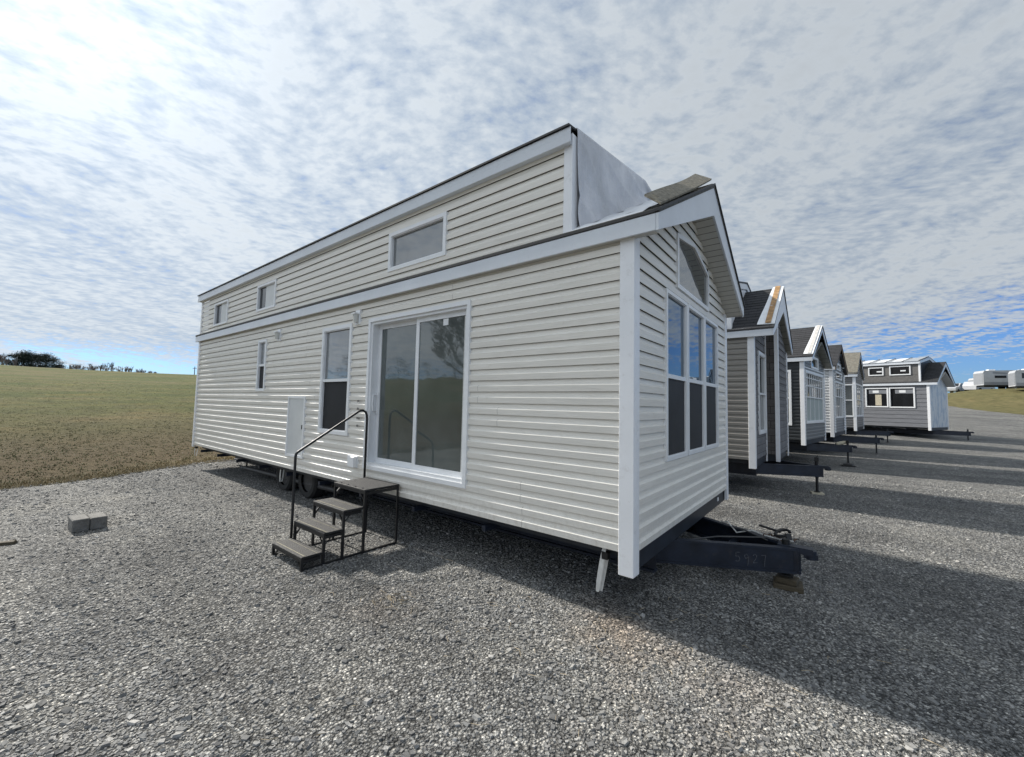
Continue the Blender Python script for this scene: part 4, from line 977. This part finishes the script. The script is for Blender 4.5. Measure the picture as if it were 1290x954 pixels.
# ------------------------------------------------------------------ trees
def bare_tree(loc, h, seed, label, group, levels=5, twig=.012, spread=1.0, name='bare_tree', tl=.38, upb=.15):
    r = random.Random(seed); root = empty(name, loc, r.uniform(0, 6), label=label, cat='tree', group=group)
    tr = MB(); cr = MB()
    def grow(p, d, l, rad, lv):
        pts = [p]; q = p; dd_ = d
        for i in range(3):
            dd_ = (dd_+Vector((r.uniform(-.18, .18), r.uniform(-.18, .18), r.uniform(-.02, .12)))).normalized(); q = q+dd_*l/3; pts.append(q)
        (tr if lv == 0 else cr).tube(pts, max(rad, twig), 6 if lv < 2 else 3, r2=max(rad*.62, twig), cap=False)
        if lv >= levels: return
        k = r.randint(3, 4) if lv else r.randint(4, 6)
        for i in range(k):
            t = r.uniform(.45, 1) if lv else r.uniform(.5, 1); j = min(2, int(t*3)); b_ = pts[j]+(pts[j+1]-pts[j])*(t*3-j)
            a = r.uniform(0, 6.28); el = r.uniform(.35, .95)*spread
            side_ = Vector((math.cos(a), math.sin(a), 0)); nd = (dd_*math.cos(el)+side_*math.sin(el)+Vector((0, 0, upb))).normalized()
            grow(b_, nd, l*r.uniform(.55, .78), rad*.5, lv+1)
    grow(Vector((0, 0, -.4)), Vector((0, 0, 1)), h*tl, h*.02, 0)
    tr.build('trunk', 'bark', root, recalc=False); cr.build('crown', 'twig', root, recalc=False)
    return root
def clump_tree(loc, h, wd, seed, label, group, mat='needle', name='pine_tree', cat='tree', leaves=5200, base=.12):
    r = np.random.default_rng(seed); root = empty(name, loc, 0, label=label, cat=cat, group=group)
    MB().tube([(0, 0, -.3), (0, 0, h*.5), (.1, 0, h*.9)], h*.02, 6, r2=.03).build('trunk', 'bark', root)
    nc = 34; cz = r.uniform(base*.2, .93, nc); ca = r.uniform(0, 6.28, nc); cr_ = wd*.5*np.sqrt(r.random(nc))*np.clip(1.25-cz*.9, .2, 1)
    cen = np.stack([cr_*np.cos(ca), cr_*np.sin(ca), cz*h], -1)
    i = r.integers(0, nc, leaves); p = cen[i]+r.normal(0, 1, (leaves, 3))*np.array([wd*.085, wd*.085, h*.05])
    a = r.normal(0, 1, (leaves, 2, 3)); s = h*.035*r.uniform(.5, 1.3, leaves)[:, None]
    e1 = a[:, 0]/np.linalg.norm(a[:, 0], axis=1)[:, None]*s; e2 = a[:, 1]/np.linalg.norm(a[:, 1], axis=1)[:, None]*s
    v = np.stack([p-e1*.5, p+e1*.5, p+e2], 1).reshape(-1, 3); f = np.arange(len(v)).reshape(-1, 3)
    o = np_mesh('crown', v, f, 3, (M[mat],), False); o.parent = root; return root
def skyline(px, ytop, w, ybase=None):
    q = px_pt(px, ytop, w); z = gz(q[0], q[1]); return (q[0], q[1], z), q[2]-z
names_b = ['first', 'second', 'third', 'fourth', 'fifth', 'sixth', 'seventh', 'eighth', 'ninth', 'tenth', 'eleventh', 'twelfth', 'thirteenth', 'fourteenth', 'fifteenth', 'sixteenth', 'seventeenth', 'eighteenth', 'nineteenth', 'twentieth']
gB = 'bare trees along the field skyline'
for i, (px, yt) in enumerate(((74, 451), (82, 450.5), (90, 454), (98, 450), (106, 455), (113, 454.5), (121, 451), (127, 448.5), (134, 450), (143, 451.5), (153, 452.5), (160, 454.5), (166, 455), (174, 459), (180, 458), (190, 460), (196, 461))):
    loc, h = skyline(px, yt, 150)
    bare_tree(loc, h*1.08, 100+i, 'bare tree on the field skyline, %s to the right of the dark evergreens' % names_b[i], gB, levels=4, twig=.026, spread=.62, tl=.30, upb=.42)
for i, (px, yt) in enumerate(((-14, 434), (-3, 437), (5, 438), (12, 441), (19, 446))):
    loc, h = skyline(px, yt, 140); bare_tree(loc, h*1.1, 300+i, 'tall bare tree left of the dark evergreens, %s from the photo edge' % names_b[i], gB, levels=4, twig=.035, spread=.62, tl=.30, upb=.42)
gE = 'evergreens on the field skyline'
for i, (px, yt, wd, lab) in enumerate(((23, 447, 10, 'dark evergreen at the left end of the skyline clump'), (32, 444, 11, 'tall dark evergreen left of the middle of the skyline clump'), (41, 443, 11, 'tallest dark evergreen in the middle of the skyline clump'), (50, 445, 11, 'dark evergreen right of the middle of the skyline clump'), (59, 447, 10, 'lower dark evergreen near the right end of the skyline clump'), (66, 451, 8, 'smallest dark evergreen at the right end of the skyline clump'))):
    loc, h = skyline(px, yt, 146); clump_tree(loc, h*1.02, wd, 400+i, lab, gE)
for i, (px, yt, wd, lab) in enumerate(((92, 457, 5, 'russet leaved low tree right of the evergreen clump'), (102, 458, 6, 'broad russet brown low tree under the bare skyline trees'), (110, 461, 4, 'small russet shrub among the bare skyline trees'))):
    loc, h = skyline(px, yt, 144); clump_tree(loc, h, wd, 450+i, lab, 'russet trees on the field skyline', 'redbrown', 'russet_tree', leaves=900)
loc, h = skyline(245.5, 462, 150)
up_ = empty('utility_pole', loc, .3, label='thin utility pole on the skyline beside the cream home', cat='pole')
MB().tube([(0, 0, -1), (0, 0, h)], .16, 8, r2=.11).build('pole', 'bark', up_); MB().box(-1.1, 1.1, -.06, .06, h-.7, h-.55).build('cross_arm', 'bark', up_)
# trees behind the photographer, seen only mirrored in the glass
gR = 'bare trees behind the photographer'
bare_tree((-12.0, -11.5, gz(-12.0, -11.5)), 9.5, 501, 'bare tree mirrored at the right edge of the sliding door glass', gR, levels=6, twig=.012)
for i, (x, y, h, wd_) in enumerate(((-88, -96, 7, 9), (-97, -92, 9, 10), (-106, -86, 6, 9), (-118, -84, 8, 11), (-60, -104, 5, 8), (-36, -108, 6, 9), (-140, -78, 9, 12))):
    clump_tree((x, y, gz(x, y)), h, wd_, 510+i, 'dark tree on the rise behind the photographer, %s counted outwards' % names_b[i], 'trees behind the photographer', leaves=1200)

# ------------------------------------------------------------------ sky, sun, camera
EL = 37.0; SAZ = (-1.0, -.035)
sd_ = Vector((SAZ[0], SAZ[1], 0)).normalized()*math.cos(R(EL)); sdir = Vector((sd_.x, sd_.y, math.sin(R(EL))))
sun = bpy.data.lights.new('sun', 'SUN'); sun.energy = 3.7; sun.angle = R(2.6); sun.color = (1, .95, .87)
so_ = bpy.data.objects.new('sun', sun); col.objects.link(so_); so_.rotation_euler = (-sdir).to_track_quat('-Z', 'Y').to_euler()
wd = bpy.data.worlds.new('World'); scene.world = wd; wd.use_nodes = True; nt = wd.node_tree; nt.nodes.clear()
out = nt.nodes.new('ShaderNodeOutputWorld'); bg = nt.nodes.new('ShaderNodeBackground'); nt.links.new(bg.outputs[0], out.inputs[0])
SK = .1; bg.inputs[1].default_value = SK
sky = nt.nodes.new('ShaderNodeTexSky'); sky.sky_type = 'NISHITA'; sky.sun_disc = False; sky.sun_elevation = R(EL); sky.sun_rotation = math.atan2(sdir.x, sdir.y); sky.air_density = 1.1; sky.dust_density = .4; sky.ozone_density = 1.6
tc = nt.nodes.new('ShaderNodeTexCoord'); sp = nt.nodes.new('ShaderNodeSeparateXYZ'); nt.links.new(tc.outputs['Generated'], sp.inputs[0])
zz = math_(nt, 'ADD', math_(nt, 'MAXIMUM', sp.outputs[2], 0), .10)
fx_, fy_ = -math.sin(R(38.2+8)), math.cos(R(38.2+8))           # the cloud streets run this way
al = math_(nt, 'DIVIDE', math_(nt, 'ADD', math_(nt, 'MULTIPLY', sp.outputs[0], fx_), math_(nt, 'MULTIPLY', sp.outputs[1], fy_)), zz)
ac = math_(nt, 'DIVIDE', math_(nt, 'SUBTRACT', math_(nt, 'MULTIPLY', sp.outputs[0], fy_), math_(nt, 'MULTIPLY', sp.outputs[1], fx_)), zz)
def cvec(sa, sc, off=0):
    c = nt.nodes.new('ShaderNodeCombineXYZ'); nt.links.new(math_(nt, 'MULTIPLY', al, sa), c.inputs[0]); nt.links.new(math_(nt, 'MULTIPLY', ac, sc), c.inputs[1]); c.inputs[2].default_value = off; return c.outputs[0]
def cn(vec, scale, det, ro, dist=0.):
    n_ = N(nt, 'ShaderNodeTexNoise', i_Scale=scale, i_Detail=det, i_Roughness=ro, i_Distortion=dist); nt.links.new(vec, n_.inputs['Vector']); return n_.outputs[0]
wz = math_(nt, 'MULTIPLY', math_(nt, 'SUBTRACT', cn(cvec(1, 1, 9.0), .8, 2, .5), .5), .5)
al = math_(nt, 'ADD', al, wz)
nA = cn(cvec(.32, 1.0, 3.1), 1.5, 3, .5)                            # broad thick and thin areas
nB = cn(cvec(.75, 1.1, 7.7), 7.0, 3, .5)                          # clumps
nC = cn(cvec(1.0, .7, 1.7), 23, 4, .58)                            # mackerel puffs
dens = math_(nt, 'ADD', math_(nt, 'MULTIPLY', nA, .30), math_(nt, 'ADD', math_(nt, 'MULTIPLY', nB, .30), math_(nt, 'MULTIPLY', nC, .40)))
away = math_(nt, 'MAXIMUM', math_(nt, 'ADD', math_(nt, 'MULTIPLY', sp.outputs[0], .80), math_(nt, 'MULTIPLY', sp.outputs[1], .25)), 0)
dens = math_(nt, 'ADD', math_(nt, 'MULTIPLY', math_(nt, 'SUBTRACT', dens, .5), 2.25), .5)
# cover thins out towards the horizon, most on the side away from the sun
lim_ = math_(nt, 'ADD', math_(nt, 'MULTIPLY', away, .36), .115)
thin = math_(nt, 'SUBTRACT', 1, math_(nt, 'DIVIDE', math_(nt, 'MAXIMUM', sp.outputs[2], 0), lim_), clamp=True)
dens2 = math_(nt, 'SUBTRACT', dens, math_(nt, 'MULTIPLY', thin, .95))
mask = ramp(nt, dens2, [(-.08, (0, 0, 0)), (.0, (.35, .35, .35)), (.16, (.82, .82, .82)), (.34, (.98, .98, .98)), (.7, (1, 1, 1))])
dt = nt.nodes.new('ShaderNodeVectorMath'); dt.operation = 'DOT_PRODUCT'; nt.links.new(tc.outputs['Generated'], dt.inputs[0]); dt.inputs[1].default_value = sdir
glow = math_(nt, 'POWER', math_(nt, 'MAXIMUM', dt.outputs['Value'], 0), 3.2)
glow2 = math_(nt, 'POWER', math_(nt, 'MAXIMUM', dt.outputs['Value'], 0), 40)
shade = ramp(nt, dens, [(.10, (.44, .54, .67)), (.36, (.58, .67, .78)), (.60, (.76, .83, .90)), (.85, (.72, .785, .85))])
amp = math_(nt, 'ADD', math_(nt, 'ADD', math_(nt, 'MULTIPLY', glow, 2.3), math_(nt, 'MULTIPLY', glow2, 2.4)), math_(nt, 'ADD', 3.9, math_(nt, 'MULTIPLY', math_(nt, 'MAXIMUM', math_(nt, 'MULTIPLY', sp.outputs[1], -1), 0), 3.2)))  # extra cloud gain behind the camera, added to brighten the shaded side wall
mul = nt.nodes.new('ShaderNodeVectorMath'); mul.operation = 'SCALE'; nt.links.new(shade.outputs[0], mul.inputs[0]); nt.links.new(amp, mul.inputs['Scale'])
blue = mixc(nt, 1, sky.outputs[0], (.27, .43, .76), 'MULTIPLY')
nt.links.new(mixc(nt, mask.outputs[0], blue, mul.outputs[0]), bg.inputs[0])

cam = bpy.data.cameras.new('camera'); co = bpy.data.objects.new('camera', cam); col.objects.link(co); scene.camera = co
cam.sensor_width = 36; cam.lens = 517.554/1290*36; cam.clip_start = .05; cam.clip_end = 4000
ya, pi_, ro = R(38.19556), R(3.60417), R(1.26384)
f_ = Vector((-math.sin(ya)*math.cos(pi_), math.cos(ya)*math.cos(pi_), math.sin(pi_))); r_ = Vector((math.cos(ya), math.sin(ya), 0)); u_ = r_.cross(f_)
r2 = r_*math.cos(ro)+u_*math.sin(ro); u2 = -r_*math.sin(ro)+u_*math.cos(ro)
co.matrix_world = Matrix(((r2.x, u2.x, -f_.x, CAM[0]), (r2.y, u2.y, -f_.y, CAM[1]), (r2.z, u2.z, -f_.z, CAM[2]), (0, 0, 0, 1)))
vs_ = scene.view_settings; vs_.view_transform = 'Standard'; vs_.look = 'None'; vs_.gamma = 1; vs_.exposure = 0.84; vs_.use_curve_mapping = False
scene.render.engine = 'CYCLES'; scene.cycles.max_bounces = 8; scene.cycles.glossy_bounces = 4
scene.render.resolution_x = 1024; scene.render.resolution_y = 757
